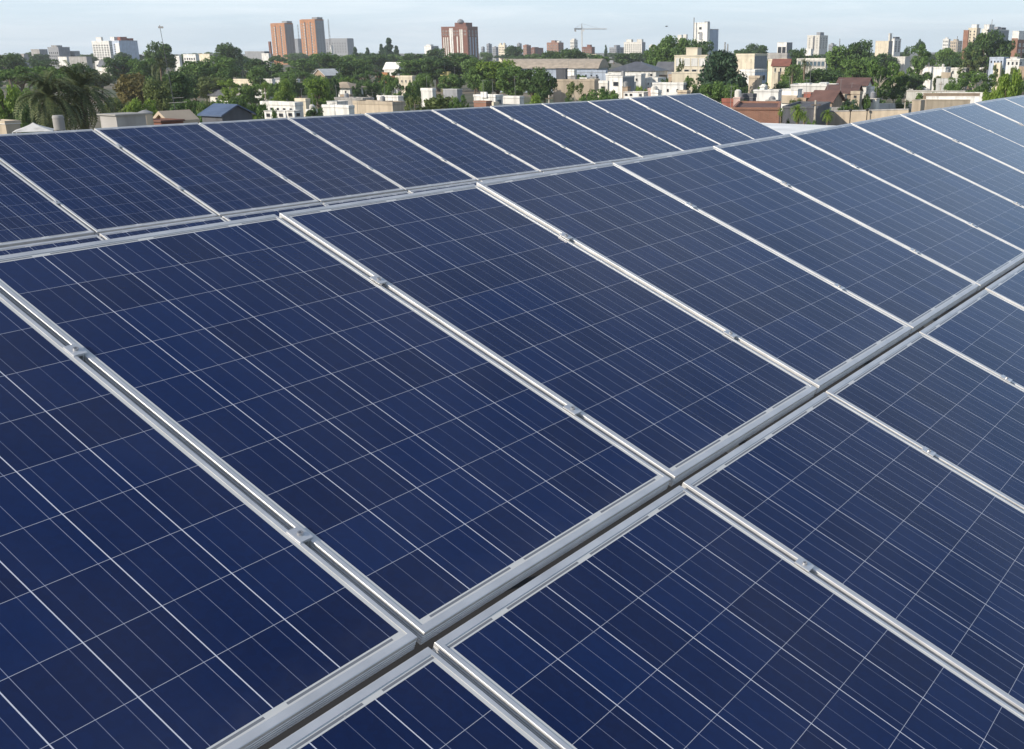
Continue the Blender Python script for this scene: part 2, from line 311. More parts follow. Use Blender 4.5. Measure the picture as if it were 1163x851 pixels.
# frames of the tables: u runs along the rows, v up the slope, n out of the glass
def frame(yaw, tilt):
    u = Vector((math.sin(yaw), math.cos(yaw), 0)); h = Vector((-math.cos(yaw), math.sin(yaw), 0))
    v = h*math.cos(tilt) + Vector((0, 0, math.sin(tilt))); return u, v, u.cross(v), h
YAW, TILT = 0.577082, 0.379686
u, v, nn, hh = frame(YAW, TILT); ub, vb, nb, hb = frame(YAW+0.017286, TILT-0.0117187)
O = EYE + Vector((-0.403643, 1.92433, -1.12177)); OB = EYE + Vector((-3.10642, 8.39921, -1.22474))
ROOFZ = CAMZ - 2.15
GRID = math.pi/2 - YAW                          # rotation that turns local x into u
def own_building():
    t = empty('warehouse', (O.x, O.y, 0), GRID)
    tag(t, 'our own warehouse with a white flat roof under the solar tables', 'building')
    k = MB(); k.box(-9, 29.4, -9, 16.0, 0, ROOFZ-.12); k.build('wall', MT['offwhite'], t)
    k = MB(); k.box(-9.06, 13.2, -9.06, 16.06, ROOFZ-.118, ROOFZ); k.build('roof', MT['shade_membrane'], t)
    k = MB(); k.box(13.202, 29.6, -9.06, 16.06, ROOFZ-.118, ROOFZ+.01); k.build('sheet_roof', MT['sheetwhite'], t)
    k = MB(); k.box(-9.05, 11.3, 15.8, 16.05, ROOFZ+.012, ROOFZ+.85); k.build('parapet', MT['rust'], t)
    k = MB(); k.box(-9.1, 11.35, 15.75, 16.1, ROOFZ+.852, ROOFZ+.89); k.build('coping', MT['rust'], t)
own_building()

# ------------------------------------------------------------------ solar panels: meshes
def frame_mesh():
    prof = [(.0115,-.0045),(.0115,-.0002),(.0110,0),(.0022,0)]
    for k in range(1, 5):
        a = k*math.pi/8; prof.append((.0022-.0022*math.sin(a), -.0022+.0022*math.cos(a)))
    z = -.006
    for r in range(4):                            # ridged outer wall
        prof += [(0, z), (0, z-.0040), (.0016, z-.0050), (.0016, z-.0058)]; z -= .0068
    prof += [(0, z), (0, -.035), (.028, -.035), (.028, -.0335), (.002, -.0335)]
    k = MB(); n = len(prof); vs = []
    for d, zz in prof:
        e = d if d < .0105 or zz < -.03 else d+.0075      # the short ends have the broader lip
        vs += [(d, e, zz), (PWID-d, e, zz), (PWID-d, PLEN-e, zz), (d, PLEN-e, zz)]
    fs = []
    for i in range(n-1):
        for c in range(4):
            c2 = (c+1) % 4; fs.append((i*4+c, (i+1)*4+c, (i+1)*4+c2, i*4+c2))
    k.add(vs, fs); m = k.mesh('frame', ALU)
    bm = bmesh.new(); bm.from_mesh(m); bmesh.ops.recalc_face_normals(bm, faces=bm.faces); bm.to_mesh(m); bm.free()
    return m
FRAME = frame_mesh()
k = MB(); k.box(.0118, PWID-.0118, .0118, PLEN-.0118, -.0065, -.0016); LAM = k.mesh('glass_laminate', PV)
k = MB(); k.box(.006, PWID-.006, .006, PLEN-.006, -.0110, -.0068); 
k = MB(); k.box(PWID/2-.055, PWID/2+.055, PLEN-.17, PLEN-.06, -.03, -.0068); JBOX = k.mesh('junction_box', MT['steelblack'])
def clamp_mesh():
    k = MB(); w, hl, th = .0185, .022, .0032     # bridge plate over the seam, its two lips, and the web going down
    sec = [(-w,0),( -w,th*.7),(-w+.002,th),(w-.002,th),(w,th*.7),(w,0),(.0085,0),(.0085,-.034),(.0055,-.034),(.0055,-.003),(-.0055,-.003),(-.0055,-.034),(-.0085,-.034),(-.0085,0)]
    n = len(sec); vs = [(x, -hl, z) for x, z in sec] + [(x, hl, z) for x, z in sec]
    fs = [(i, i+n, (i+1) % n+n, (i+1) % n) for i in range(n)]
    for o_, rev in ((0, False), (n, True)):
        for q in ((0,1,2,3,4,5,6,9,10,13), (6,7,8,9), (10,11,12,13)):
            f = [i+o_ for i in q]; fs.append(f[::-1] if rev else f)
    k.add(vs, fs); m = k.mesh('plate', ALU2)
    bm = bmesh.new(); bm.from_mesh(m); bmesh.ops.recalc_face_normals(bm, faces=bm.faces); bm.to_mesh(m); bm.free()
    k = MB(); N_ = 12; ro, ri, hh_ = .0068, .0036, .004
    rg = lambda r, z, q=12: [(r*math.cos(2*math.pi*i/q), r*math.sin(2*math.pi*i/q), z) for i in range(q)]
    vs = rg(ro, th) + rg(ro, th+hh_) + rg(ri, th+hh_) + rg(ri, th+.002)
    fs = []
    for j in range(3): fs += [(j*12+i, j*12+(i+1) % 12, (j+1)*12+(i+1) % 12, (j+1)*12+i) for i in range(12)]
    fs.append(tuple(range(36, 48))); k.add(vs, fs); return m, k.mesh('bolt', STEELB)
CLAMP, BOLT = clamp_mesh()

def rise(i): return float(np.interp(i, [-2, 0, 3, 5, 6, 7, 10, 13], [.004, .0, -.004, .006, .017, .03, .045, .055]))
def riseb(i): return float(np.interp(i, [-3, 0, 2, 4, 7, 10], [.03, .02, .007, -.004, -.026, -.02]))
ORD = ['first','second','third','fourth','fifth','sixth','seventh','eighth','ninth','tenth','eleventh','twelfth','thirteenth','fourteenth']
def mat4(o_, x, y, z): 
    return Matrix.Translation(o_) @ Matrix((x, y, z)).transposed().to_4x4()
def tier(base, uu, vv, nv, j0, i0, i1, rs, where, group, clamps, edge):
    for q, i in enumerate(range(i0, i1+1)):
        a = base + uu*(PITCH_U*i) + nv*rs(i); b_ = base + uu*(PITCH_U*(i+1)) + nv*rs(i+1)
        x = (b_-a).normalized(); z = x.cross(vv).normalized(); y = z.cross(x)
        jit = rng.uniform(-.0012, .0012)
        mw = mat4(a + x*(PITCH_U-PWID)/2 + y*(j0+jit) + z*rng.uniform(-.0008, .0008), x, y, z)
        mw = mw @ Matrix.Rotation(rng.uniform(-.002, .002), 4, 'X') @ Matrix.Rotation(rng.uniform(-.0025, .0025), 4, 'Y')
        t = bpy.data.objects.new('solar_panel', None); COL.objects.link(t); t.empty_display_size = .2; t.matrix_world = mw
        tag(t, 'dark blue solar panel, %s from left in the %s' % (ORD[q], where), 'solar panel', group)
        link('frame', FRAME, t); link('glass_laminate', LAM, t); link('junction_box', JBOX, t)
        if i > i0 or edge:
            for s_, nm in zip(clamps, ('lower', 'upper')):
                c = bpy.data.objects.new('mid_clamp', None); COL.objects.link(c); c.empty_display_size = .05
                c.matrix_world = mat4(a + y*(j0+s_+rng.uniform(-.008, .008)) + z*.0015, x, y, z)
                tag(c, 'small silver seam clamp, %s one on %s seam from left in the %s' % (nm, ORD[q-(0 if edge else 1)], where), 'clamp', 'clamps on the seams of the ' + where)
                link('bolt', BOLT, link('plate', CLAMP, c))
tier(O, u, v, nn, 0.0, -1, 12, rise, 'front upper tier', 'solar panels of the front table upper tier', (.372, 1.172), False)
tier(O, u, v, nn, -.029-PLEN, -1, 6, rise, 'front lower tier', 'solar panels of the front table lower tier', (.45, 1.242), False)
tier(OB, ub, vb, nb, 0.0, -2, 9, riseb, 'back upper tier', 'solar panels of the back table upper tier', (.475, 1.285), False)
tier(OB, ub, vb, nb, -.029-PLEN, -2, 9, riseb, 'back lower tier', 'solar panels of the back table lower tier', (.45, 1.242), False)

def support(base, uu, vv, nv, hv, i0, i1, label):
    t = empty('mounting_table', (base.x, base.y, ROOFZ), math.atan2(uu.y, uu.x)); tag(t, label, 'mounting frame')
    bpy.context.view_layer.update()
    inv = t.matrix_world.inverted()
    def bar(p, q, r, name):
        k = MB(); p = inv @ p; q = inv @ q; k.tube([p, q], [r, r], 4); k.build(name, ALU2, t)
    U0, U1 = PITCH_U*i0+.05, PITCH_U*(i1+1)-.05
    for s_ in (.372, 1.25, -1.229, -.437): bar(base+uu*U0+vv*s_-nv*.085, base+uu*U1+vv*s_-nv*.085, .028, 'rail')
    for kk in range(i0, i1+1, 2):
        c = base + uu*(PITCH_U*kk+.6) - nv*.15
        bar(c-vv*1.5, c+vv*1.5, .035, 'rafter')
        for s_ in (-1.35, 1.35):
            p = c + vv*s_; bar(Vector((p.x, p.y, ROOFZ+.002)), p, .03, 'leg')
support(O, u, v, nn, hh, -1, 12, 'aluminium rails and legs carrying the front solar table')
support(OB, ub, vb, nb, hb, -2, 9, 'aluminium rails and legs carrying the back solar table')
# ------------------------------------------------------------------ buildings
HOUSES = []
WIN = {}
def win_mesh(kind):
    """unit window, 1 wide (local y), 1 high (z), facing -x; frame, reveal and pane"""
    if kind in WIN: return WIN[kind]
    k = MB(); fr, gl = {'w': (MT['offwhite'], MT['glass']), 'd': (MT['dark'], MT['glass']), 'p': (MT['white'], MT['white']), 'b': (MT['white'], MT['glazing']), 'c': (MT['cream'], MT['cream']), 'g': (MT['grey'], MT['glazing'])}[kind]
    e = .09
    for (y0, y1, z0, z1) in ((0, e, 0, 1), (1-e, 1, 0, 1), (e, 1-e, 0, e), (e, 1-e, 1-e, 1)): k.box(-.06, .02, y0, y1, z0, z1, 0)
    k.box(-.10, .02, -.03, 1.03, -.06, -.002, 0)
    p = MB(); p.box(-.012, .02, e, 1-e, e, 1-e)
    WIN[kind] = (k.mesh('window', [fr]), p.mesh('pane', [gl])); return WIN[kind]

def along(P, d, px):
    t = (px-CX)/FOC; q = P-EYE
    return (t*q.dot(fwd)-q.dot(rt))/(d.dot(rt)-t*d.dot(fwd))
def B(xl, xm, xr, yt, D, label, wall='white', roof='flat', rmat='rfgrey', cat='building', name='apartment_building', dep=8.0, yaw=None,
      wl=None, wr=None, par=.5, boxes=(), tanks=0, rise_=2.0, ridge='y', base=0.0, strips=None, rwall=None, eave=.35):
    """a block whose near vertical edge stands at photo x = xm, whose left face ends at xl and right face at xr"""
    a = YAW if yaw is None else yaw
    U = Vector((math.sin(a), math.cos(a), 0)); Hd = Vector((-math.cos(a), math.sin(a), 0))
    P = at(xm, yt, D); zt = P.z
    Ly = along(P, Hd, xl); Lx = along(P, U, xr) if xr > xm+.01 else dep
    Lx = max(1.0, min(Lx, max(dep, 11) if (name in ('house','shed','workshop') or yaw is not None) else 40)); Ly = max(.8, min(Ly, 120))
    t = empty(name, (P.x, P.y, base), math.pi/2-a); tag(t, label, cat)
    z1 = zt-base
    k = MB(); zz = z1-.02 if roof == 'flat' else z1
    k.box(0, Lx, 0, Ly, 0, zz); w = k.build('wall', MT[wall], t)
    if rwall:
        k = MB(); k.box(.02, Lx-.02, -.03, -.002, .02, zz-.05); k.build('shade_toned_side', MT[rwall], t)  # thin sheet whose colour paints the shade of the right face on most blocks
    k = MB(); ro = t
    if roof == 'flat':
        k.box(-.06, Lx+.06, -.06, Ly+.06, z1-.018, z1+.02, 0)
        if par:
            k.box(-.05, .17, -.05, Ly+.05, z1+.022, z1+par, 1); k.box(Lx-.17, Lx+.05, -.05, Ly+.05, z1+.022, z1+par, 1)
            k.box(.172, Lx-.172, -.05, .17, z1+.022, z1+par, 1); k.box(.172, Lx-.172, Ly-.17, Ly+.05, z1+.022, z1+par, 1)
        ro = k.build('roof', [MT[rmat], MT[wall]], t)
    else:
        e = eave; x0, x1, y0, y1 = -e, Lx+e, -e, Ly+e; th = .14
        if roof == 'gable':
            if ridge == 'y':   # ridge parallel to the left face
                xm_ = Lx/2; sec = [(x0, z1-.1), (xm_, z1+rise_), (x1, z1-.1)]
                vs = [(x, y, z) for y in (y0, y1) for x, z in sec] + [(x, y, z+th) for y in (y0, y1) for x, z in sec]
                gb = [(0, 0.0, z1), (Lx, 0.0, z1), (xm_, 0.0, z1+rise_-.05), (0, Ly, z1), (Lx, Ly, z1), (xm_, Ly, z1+rise_-.05)]
            else:
                ym_ = Ly/2; sec = [(y0, z1-.1), (ym_, z1+rise_), (y1, z1-.1)]
                vs = [(x, y, z) for x in (x0, x1) for y, z in sec] + [(x, y, z+th) for x in (x0, x1) for y, z in sec]
                gb = [(0, 0, z1), (0, Ly, z1), (0, ym_, z1+rise_-.05), (Lx, 0, z1), (Lx, Ly, z1), (Lx, ym_, z1+rise_-.05)]
            fs = [(0,1,4,3), (1,2,5,4), (6,9,10,7), (7,10,11,8), (0,3,9,6), (2,8,11,5), (0,6,7,1), (1,7,8,2), (3,4,10,9), (4,5,11,10)]
            k.add(vs, fs); r = k.build('roof', MT[rmat], t)
            k = MB(); k.add(gb, [(0,1,2), (3,5,4)]); k.build('gable', MT[wall], t)
        elif roof == 'hip':
            i_ = min(Lx, Ly)/2
            if Ly >= Lx: rd = [(Lx/2, i_, z1+rise_), (Lx/2, Ly-i_, z1+rise_)]
            else: rd = [(i_, Ly/2, z1+rise_), (Lx-i_, Ly/2, z1+rise_)]
            vs = [(x0,y0,z1-.08), (x1,y0,z1-.08), (x1,y1,z1-.08), (x0,y1,z1-.08)] + rd
            fs = [(0,1,4), (1,2,5,4), (2,3,5), (3,0,4,5), (0,3,2,1)] if Ly >= Lx else [(0,1,5,4), (1,2,5), (2,3,4,5), (3,0,4), (0,3,2,1)]
            k.add(vs, fs); k.build('roof', MT[rmat], t)
        elif roof == 'arch':
            n = 12; vs = []
            for y in (y0, y1):
                for i in range(n+1):
                    q = i/n; vs.append((x0+(x1-x0)*q, y, z1-.1+rise_*(1-(2*q-1)**2)))
            fs = [(i, i+1, n+2+i, n+1+i) for i in range(n)] + [tuple(range(n+1)), tuple(range(2*n+1, n, -1))]
            k.add(vs, fs); k.build('roof', MT[rmat], t)
    if name == 'house' and D < 345: HOUSES.append((xl, xm, yt, D))
    def zof(py): return topz(py, D)-base
    if wl or wr:
        for face, spec in ((0, wl), (1, wr)):
            if not spec: continue
            for (nc, nr, ya, yb, fw_, fh_, kind) in (spec if isinstance(spec, list) else [spec]):
                za, zb = zof(ya), zof(yb); ch = (za-zb)/nr; Lf = Ly if face == 0 else Lx; cw = Lf*.94/nc
                for i in range(nc):
                    for j in range(nr):
                        if name == 'house' and nc > 2 and rng.random() < .18: continue
                        wm = win_mesh(kind); o = link('window', wm[0], t); link('pane', wm[1], o)
                        y = Lf*.03 + cw*(i+.5-fw_/2); z = zb + ch*(j+.5-fh_/2)
                        if face == 0: o.location = (-.015, y, z)
                        else: o.location = (Lf-y, -.015 - (.03 if rwall else 0), z); o.rotation_euler = (0, 0, math.pi/2)
                        o.scale = (1, cw*fw_, ch*fh_)
    for s in (strips or ()):         # projecting wall strips or bands on the left (0) or right (1) face
        face, f0, f1, ya, yb, mt_, nm = s; za, zb = zof(ya), zof(yb); Lf = Ly if face == 0 else Lx
        k = MB()
        if face == 0: k.box(-.25, -.002, Lf*f0, Lf*f1, zb, za)
        else: k.box(Lf*f0, Lf*f1, -.25, -.002, zb, za)
        k.build(nm, MT[mt_], t)
    for bx in boxes:                 # lift rooms, water tanks and other blocks on the roof: part of the building
        f0, f1, g0, g1, yt_, mt_, nm = bx; k = MB()
        k.box(Lx*g0, Lx*g1, Ly*f0, Ly*f1, z1+.024, zof(yt_)); k.box(Lx*g0-.1, Lx*g1+.1, Ly*f0-.1, Ly*f1+.1, zof(yt_)+.002, zof(yt_)+.14)
        k.build(nm, MT[mt_], ro)
    if name in ('house', 'annex') and roof == 'flat' and D < 400:
        if not tanks and rng.random() < .14: tanks = 1
        if rng.random() < .45:          # television aerial
            x, y, ha = Lx*rng.uniform(.2, .8), Ly*rng.uniform(.2, .8), rng.uniform(1.6, 3.2); k = MB()
            k.tube([(x, y, z1+.024), (x, y, z1+ha)], [.03, .02], 5)
            for j in range(4): k.tube([(x-.35+.05*j, y-.1+.2*j-.3, z1+ha-.1), (x+.35-.05*j, y-.1+.2*j-.3, z1+ha-.1)], [.012, .012], 4)
            k.tube([(x, y-.45, z1+ha-.1), (x, y+.35, z1+ha-.1)], [.015, .015], 4); k.build('aerial', MT['steel'], ro)
    for q in range(tanks):
        r = rng.uniform(.36, .5); hgt = rng.uniform(.7, 1.0); x = Lx*rng.uniform(.25, .75); y = Ly*rng.uniform(.15, .85); k = MB()
        k.tube([(x, y, z1+.024), (x, y, z1+hgt), (x, y, z1+hgt+.2)], [r, r, r*.5], 14); k.build('water_tank', MT[rng.choice(['grey', 'offwhite', 'steel'])], ro)
    return t

def wall_(x0, x1, yt, D, label, m='white', th=.22, D1=None, name='boundary_wall', yt1=None):
    """a free standing wall with coping from photo x0 to x1"""
    p = at(x0, yt, D); q = at(x1, yt if yt1 is None else yt1, D if D1 is None else D1)
    d = Vector((q.x-p.x, q.y-p.y, 0)); ln = d.length; t = empty(name, (p.x, p.y, 0), math.atan2(d.y, d.x)); tag(t, label, 'wall')
    k = MB(); dz = q.z-p.z
    def slab(y0, y1, za, zb, zb_b):
        k.add([(0,y0,za),(ln,y0,za+zb_b),(ln,y1,za+zb_b),(0,y1,za),(0,y0,zb),(ln,y0,zb+dz),(ln,y1,zb+dz),(0,y1,zb)],
              [(0,3,2,1),(4,5,6,7),(0,1,5,4),(1,2,6,5),(2,3,7,6),(3,0,4,7)])
    slab(0, th, 0, p.z-.12, 0); k.build('wall_body', MT[m], t)
    k = MB(); slab(-.05, th+.05, p.z-.118, p.z, dz); k.build('coping', MT['concrete' if m in ('tan', 'beige', 'concrete') else m], t)
    return t

# --- skyline, from the left
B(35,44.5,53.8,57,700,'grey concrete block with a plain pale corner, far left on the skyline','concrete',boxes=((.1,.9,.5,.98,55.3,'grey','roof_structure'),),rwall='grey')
B(54,66,79,54.5,715,'darker grey stepped tower with a lift room, behind the far left trees','grey',boxes=((.35,.85,.2,.7,50.5,'concrete','lift_room'),(.0,.3,.3,.9,53,'grey','roof_structure')),wl=(5,4,57,72,.4,.5,'d'))
B(79,84.5,90.5,59,722,'low grey wing beside the stepped grey tower','grey',wl=(4,2,60,70,.5,.5,'d'))
B(17,27,35,66,690,'low grey annex at the far left end of the skyline','grey',boxes=((.1,.5,.2,.8,60,'concrete','roof_structure'),))
B(66,75.5,78,65,640,'small white cube of a house in front of the grey concrete blocks','white',par=.2,name='house',cat='house')
B(78,98,104,65.5,660,'long low grey block right of the white cube on the skyline','concrete')
B(104,123.5,127,47.5,700,'white apartment block with rows of small windows, left skyline','white',wl=(6,7,49,68,.5,.5,'d'),boxes=((.45,.75,.2,.8,41.3,'white','lift_room'),),tanks=0,wr=(2,7,49,68,.4,.4,'d'))
B(124,135,156,47,735,'pale block with red roof tanks beside the white apartment block','blue',boxes=((.55,.95,.05,.3,41,'white','lift_room'),(.1,.4,.15,.5,41,'red','roof_tank'),(.1,.4,.6,.85,42.5,'red','roof_tank')),strips=[(0,.0,.4,48,62,'white','balcony_column')],wl=(3,5,48.5,61,.5,.5,'d'))
B(108,126.5,130,71,560,'low white podium below the white apartment block','white',wl=(6,1,72,75,.5,.6,'d'))
B(112,126,131,76,480,'house with a blue grey sloping roof under the white apartment block','offwhite','gable','sheet',name='house',cat='house',rise_=2.5,ridge='y')
B(197.5,203.5,206,65,520,'tiny white house between the round treetops on the left','white',name='house',cat='house')
B(208,222,226,63,540,'white flat roofed houses row seen over the left treetops','white',name='house',cat='house',wl=(5,1,64,68,.5,.6,'d'),boxes=((.2,.6,.2,.7,61,'grey','roof_structure'),))
B(225,238,242,62.5,560,'pale yellow low block over the left treetops','cream')
B(278,300,306,59.5,600,'grey flat slab of a building left of the brick towers','grey',rwall='dark')
B(297,305,308,62,560,'small white house at the foot of the left brick tower','white',name='house',cat='house')
for (xl,xm,xr,yt,lab,D) in ((307,322.8,332.8,27.5,'orange brick tower, left one of the pair, with a grey shaded side',1000),(340.2,357.3,367.5,23.2,'orange brick tower, right and taller one of the pair',985)):
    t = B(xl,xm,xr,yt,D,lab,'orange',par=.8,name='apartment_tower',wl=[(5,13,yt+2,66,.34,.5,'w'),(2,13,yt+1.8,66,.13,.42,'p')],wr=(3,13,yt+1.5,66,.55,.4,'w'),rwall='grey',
      boxes=((.0,.95,.15,.9,yt-2.0,'orange','penthouse'),(.0,.35,.3,.9,yt-4.2,'grey','lift_room')),
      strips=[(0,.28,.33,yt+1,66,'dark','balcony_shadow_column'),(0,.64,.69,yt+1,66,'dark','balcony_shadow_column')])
B(304.6,306.5,308,48,1010,'narrow brick stair block left of the orange brick towers','brown')
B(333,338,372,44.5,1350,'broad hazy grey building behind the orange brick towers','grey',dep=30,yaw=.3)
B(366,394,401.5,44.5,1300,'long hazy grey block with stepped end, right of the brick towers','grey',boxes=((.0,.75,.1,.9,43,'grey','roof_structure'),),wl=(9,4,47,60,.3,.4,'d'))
B(374,376,378,52,1250,'thin white tower in front of the long hazy grey block','white',par=.2)
B(482,489.5,498,53,800,'small white and grey building left of the brown striped tower','white',rwall='grey',boxes=((.2,.8,.1,.5,50.5,'white','lift_room'),))
t = B(501,530.5,542.5,31.5,900,'brown brick tower with white vertical window stripes and a domed top','brown',name='apartment_tower',par=.9,
  wl=[(9,2,33,40.5,.5,.45,'w')],wr=(3,9,33.5,66,.3,.6,'b'),boxes=((.12,.55,.2,.8,25.5,'brown','lift_room'),),
  strips=[(0,.62,.68,31.5,66,'white','white_column'),(0,.55,.60,31.5,66,'white','white_column'),(0,.18,.23,33,66,'offwhite','window_stripe'),(0,.25,.29,33,66,'offwhite','window_stripe'),(0,.37,.41,41,66,'offwhite','window_stripe'),(0,.74,.775,42,66,'offwhite','window_stripe'),(0,.82,.855,42,66,'offwhite','window_stripe'),(0,.90,.935,42,66,'offwhite','window_stripe'),(1,.2,.28,42,66,'blue','window_stripe'),(1,.45,.53,42,66,'blue','window_stripe'),(1,.7,.78,42,66,'blue','window_stripe')])
k = MB(); zt = topz(25.2, 900); 
k.tube([(3,9,zt),(3,9,zt+1.2),(3,9,zt+2.2),(3,9,zt+2.7)],[2.8,2.6,1.6,.3],14); k.build('dome', MT['grey'], t)
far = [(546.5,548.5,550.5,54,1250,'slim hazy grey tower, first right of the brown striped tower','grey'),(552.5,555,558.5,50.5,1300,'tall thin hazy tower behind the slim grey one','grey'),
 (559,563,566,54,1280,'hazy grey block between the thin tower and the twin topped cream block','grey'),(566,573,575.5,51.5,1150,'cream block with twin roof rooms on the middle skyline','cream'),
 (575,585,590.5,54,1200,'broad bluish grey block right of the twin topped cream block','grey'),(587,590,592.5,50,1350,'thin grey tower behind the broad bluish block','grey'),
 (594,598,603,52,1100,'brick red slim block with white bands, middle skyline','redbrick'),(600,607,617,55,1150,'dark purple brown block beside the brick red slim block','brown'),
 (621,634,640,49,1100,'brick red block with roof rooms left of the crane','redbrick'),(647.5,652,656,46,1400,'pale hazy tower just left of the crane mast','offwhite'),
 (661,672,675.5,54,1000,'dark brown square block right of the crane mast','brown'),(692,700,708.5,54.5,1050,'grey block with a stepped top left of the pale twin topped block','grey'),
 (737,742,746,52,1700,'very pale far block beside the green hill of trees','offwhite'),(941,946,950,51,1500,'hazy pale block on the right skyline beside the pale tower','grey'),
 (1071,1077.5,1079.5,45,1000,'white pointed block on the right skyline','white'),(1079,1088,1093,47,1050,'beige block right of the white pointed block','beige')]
for i, (xl,xm,xr,yt,D,lab,w) in enumerate(far):
    bx = ()
    if i == 3: bx = ((.1,.3,.3,.8,48.7,'cream','lift_room'),(.65,.9,.3,.8,48.9,'cream','lift_room'))
    elif i == 8: bx = ((.35,.7,.2,.8,46,'redbrick','lift_room'),(.0,.2,.2,.6,46.5,'white','lift_room'))
    elif i in (9,): bx = ((.1,.8,.2,.8,44,'offwhite','lift_room'),)
    elif i in (10,11): bx = ((.2,.55,.2,.7,yt-3,w,'lift_room'),)
    else: bx = ((.3,.7,.2,.7,yt-1.4,w,'lift_room'),)
    B(xl,xm,xr,yt,D,lab,w,boxes=bx,wl=(4,5,yt+1,66,.45,.5,'w' if w in ('brown','redbrick') else 'd'),wr=(2,5,yt+1,66,.4,.45,'d'))
B(637,645,649,58,900,'low white building at the foot of the brick red block','white')
B(661.5,677,681,62.5,800,'cream podium in front of the dark brown square block','cream',wl=(5,1,63.5,66,.5,.5,'d'))
B(708.5,729,733,48.5,950,'pale twin topped apartment block right of the crane','offwhite',wl=(8,5,50,62,.4,.45,'d'),boxes=((.05,.32,.2,.7,45,'offwhite','lift_room'),(.62,.9,.2,.7,45,'offwhite','lift_room')),rwall='grey')
B(769.5,774,775.5,40,760,'pair of pale shafts poking over the green hill of trees, left one','offwhite',par=.2)
B(776,779.5,781,39.5,765,'pair of pale shafts poking over the green hill of trees, right one','offwhite',par=.2)
B(787.8,803.5,806.5,26.5,450,'tall plain white building with few windows, above the cream school block','white',par=.3,wl=[(1,1,31,33.6,.18,1,'d'),(1,1,37,38.5,.3,1,'d')],dep=8,
  boxes=((.02,.22,.1,.9,25.2,'grey','roof_tank'),),strips=[(0,.36,.56,37.5,45.5,'grey','stair_window')])
B(803.5,806.3,816,33.5,456,'lower windowless wing of the tall plain white building','white',par=.2,rwall='blue')
B(766,803,812,64,260,'two storey cream block with wide openings and a roof room','cream',par=.25,wl=[(4,1,66,75.5,.82,.9,'p'),(4,1,78.5,84,.72,.8,'w')],boxes=((.35,.7,.2,.7,55,'cream','roof_room'),),yaw=.25)
B(763,796,803,83.5,235,'low cream wing in front of the two storey cream block','cream',par=.2,yaw=.25)
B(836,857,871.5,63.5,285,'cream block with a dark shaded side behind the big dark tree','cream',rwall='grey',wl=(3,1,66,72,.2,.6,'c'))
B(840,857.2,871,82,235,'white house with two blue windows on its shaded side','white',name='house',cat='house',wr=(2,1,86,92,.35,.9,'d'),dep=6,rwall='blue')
B(871,894,897,62.5,330,'grey house with plain wall behind the red tiled cream house','concrete',name='house',cat='house')
B(877,896,900,75,300,'cream house with a red tiled roof beside the palms','cream','gable','tile',name='house',cat='house',wl=(3,1,77,83,.3,.9,'w'),ridge='y',rise_=1.6,yaw=.2)
B(883,893.5,900,48.5,420,'white frame of a water tower with dark openings','white',par=.1,wl=(2,1,53.5,61.5,.8,.95,'d'),rwall='grey',name='water_tower',cat='tower')
B(917,931,940.5,41,800,'pale slim apartment tower on the right skyline','offwhite',wl=(3,6,43,56,.35,.4,'w'),wr=(3,6,43,56,.35,.4,'d'),boxes=((.0,.3,.05,.5,37.5,'grey','lift_room'),),strips=[(0,.40,.5,41.5,58,'dark','recess_shade_strip')])  # raised dark strip paints the shade of the groove
B(914.5,921,924,56.5,640,'small white house at the foot of the pale slim tower','white',name='house',cat='house')
B(994.5,1009.5,1014,47,600,'plain cream block with a windowless side, right skyline','cream',par=.2,rwall='grey',boxes=((.0,.12,.2,.7,39,'offwhite','chimney_shaft'),))
B(1012,1016,1023.5,45,620,'white block with dark stripes right of the plain cream block','white',wr=(2,5,47,60,.4,.8,'d'),boxes=((.1,.9,.2,.8,43,'dark','lift_room'),))
B(1094.5,1100,1101,35,500,'narrow red brick slab beside the cream tower, far right','redbrick',par=.3)
B(1100,1109.5,1113.5,33,505,'cream tower with a white roof room, far right skyline','cream',wl=(2,5,35,52,.3,.5,'d'),boxes=((.1,.7,.1,.8,29,'white','roof_room'),))
B(1115,1122,1146,34,560,'wide white and grey roofed block behind the far right tree','offwhite',rwall='grey',boxes=((.0,.9,.05,.28,29,'white','roof_room'),(.2,.8,.5,.62,31,'grey','roof_tank'),(.2,.8,.7,.9,31.5,'dark','roof_room')))
B(1149,1156,1175,45,470,'brick block with white upper floor at the right edge','redbrick',wr=[(4,2,49,62,.5,.6,'w')],strips=[(1,.0,1,37,46,'white','white_upper_floor')],boxes=((.0,.98,.0,.98,36.5,'white','upper_floor'),))
# --- middle distance
B(265,303,308,92.5,330,'long cream house with flat roof left of the small green trees','cream',name='house',cat='house',wl=(6,1,94,99,.3,.8,'w'),boxes=((.4,.6,.2,.7,88.5,'cream','roof_room'),))
B(289,306,309,104,270,'white veranda house under the long cream house','white',name='house',cat='house',wl=(4,1,106,112,.5,.8,'d'))
B(238,258,261,109,235,'low house with blue grey sheet roof among the left trees','offwhite','gable','sheet',name='house',cat='house',rise_=1.0,ridge='y',wl=(4,1,110,113,.5,.7,'d'))
t = empty('pergola', (gx(226,250), 250, 0), .1); tag(t, 'dark open pergola on thin posts among the left trees', 'pergola')
k = MB(); zz = topz(105.5,250); k.box(0,6.2,0,3,zz-.25,zz); k.build('canopy', MT['dark'], t)
for i in range(4):
    for y in (.1, 2.8): k = MB(); k.box(.1+i*1.95,.25+i*1.95,y,y+.15,0,zz-.26); k.build('post', MT['palebark'], t)
B(229,252,286,131.5,112,'blue sheet gable roof of a shed with dark end wall','dark','gable','sheetblue',name='shed',cat='shed',ridge='y',rise_=.9,eave=.3)
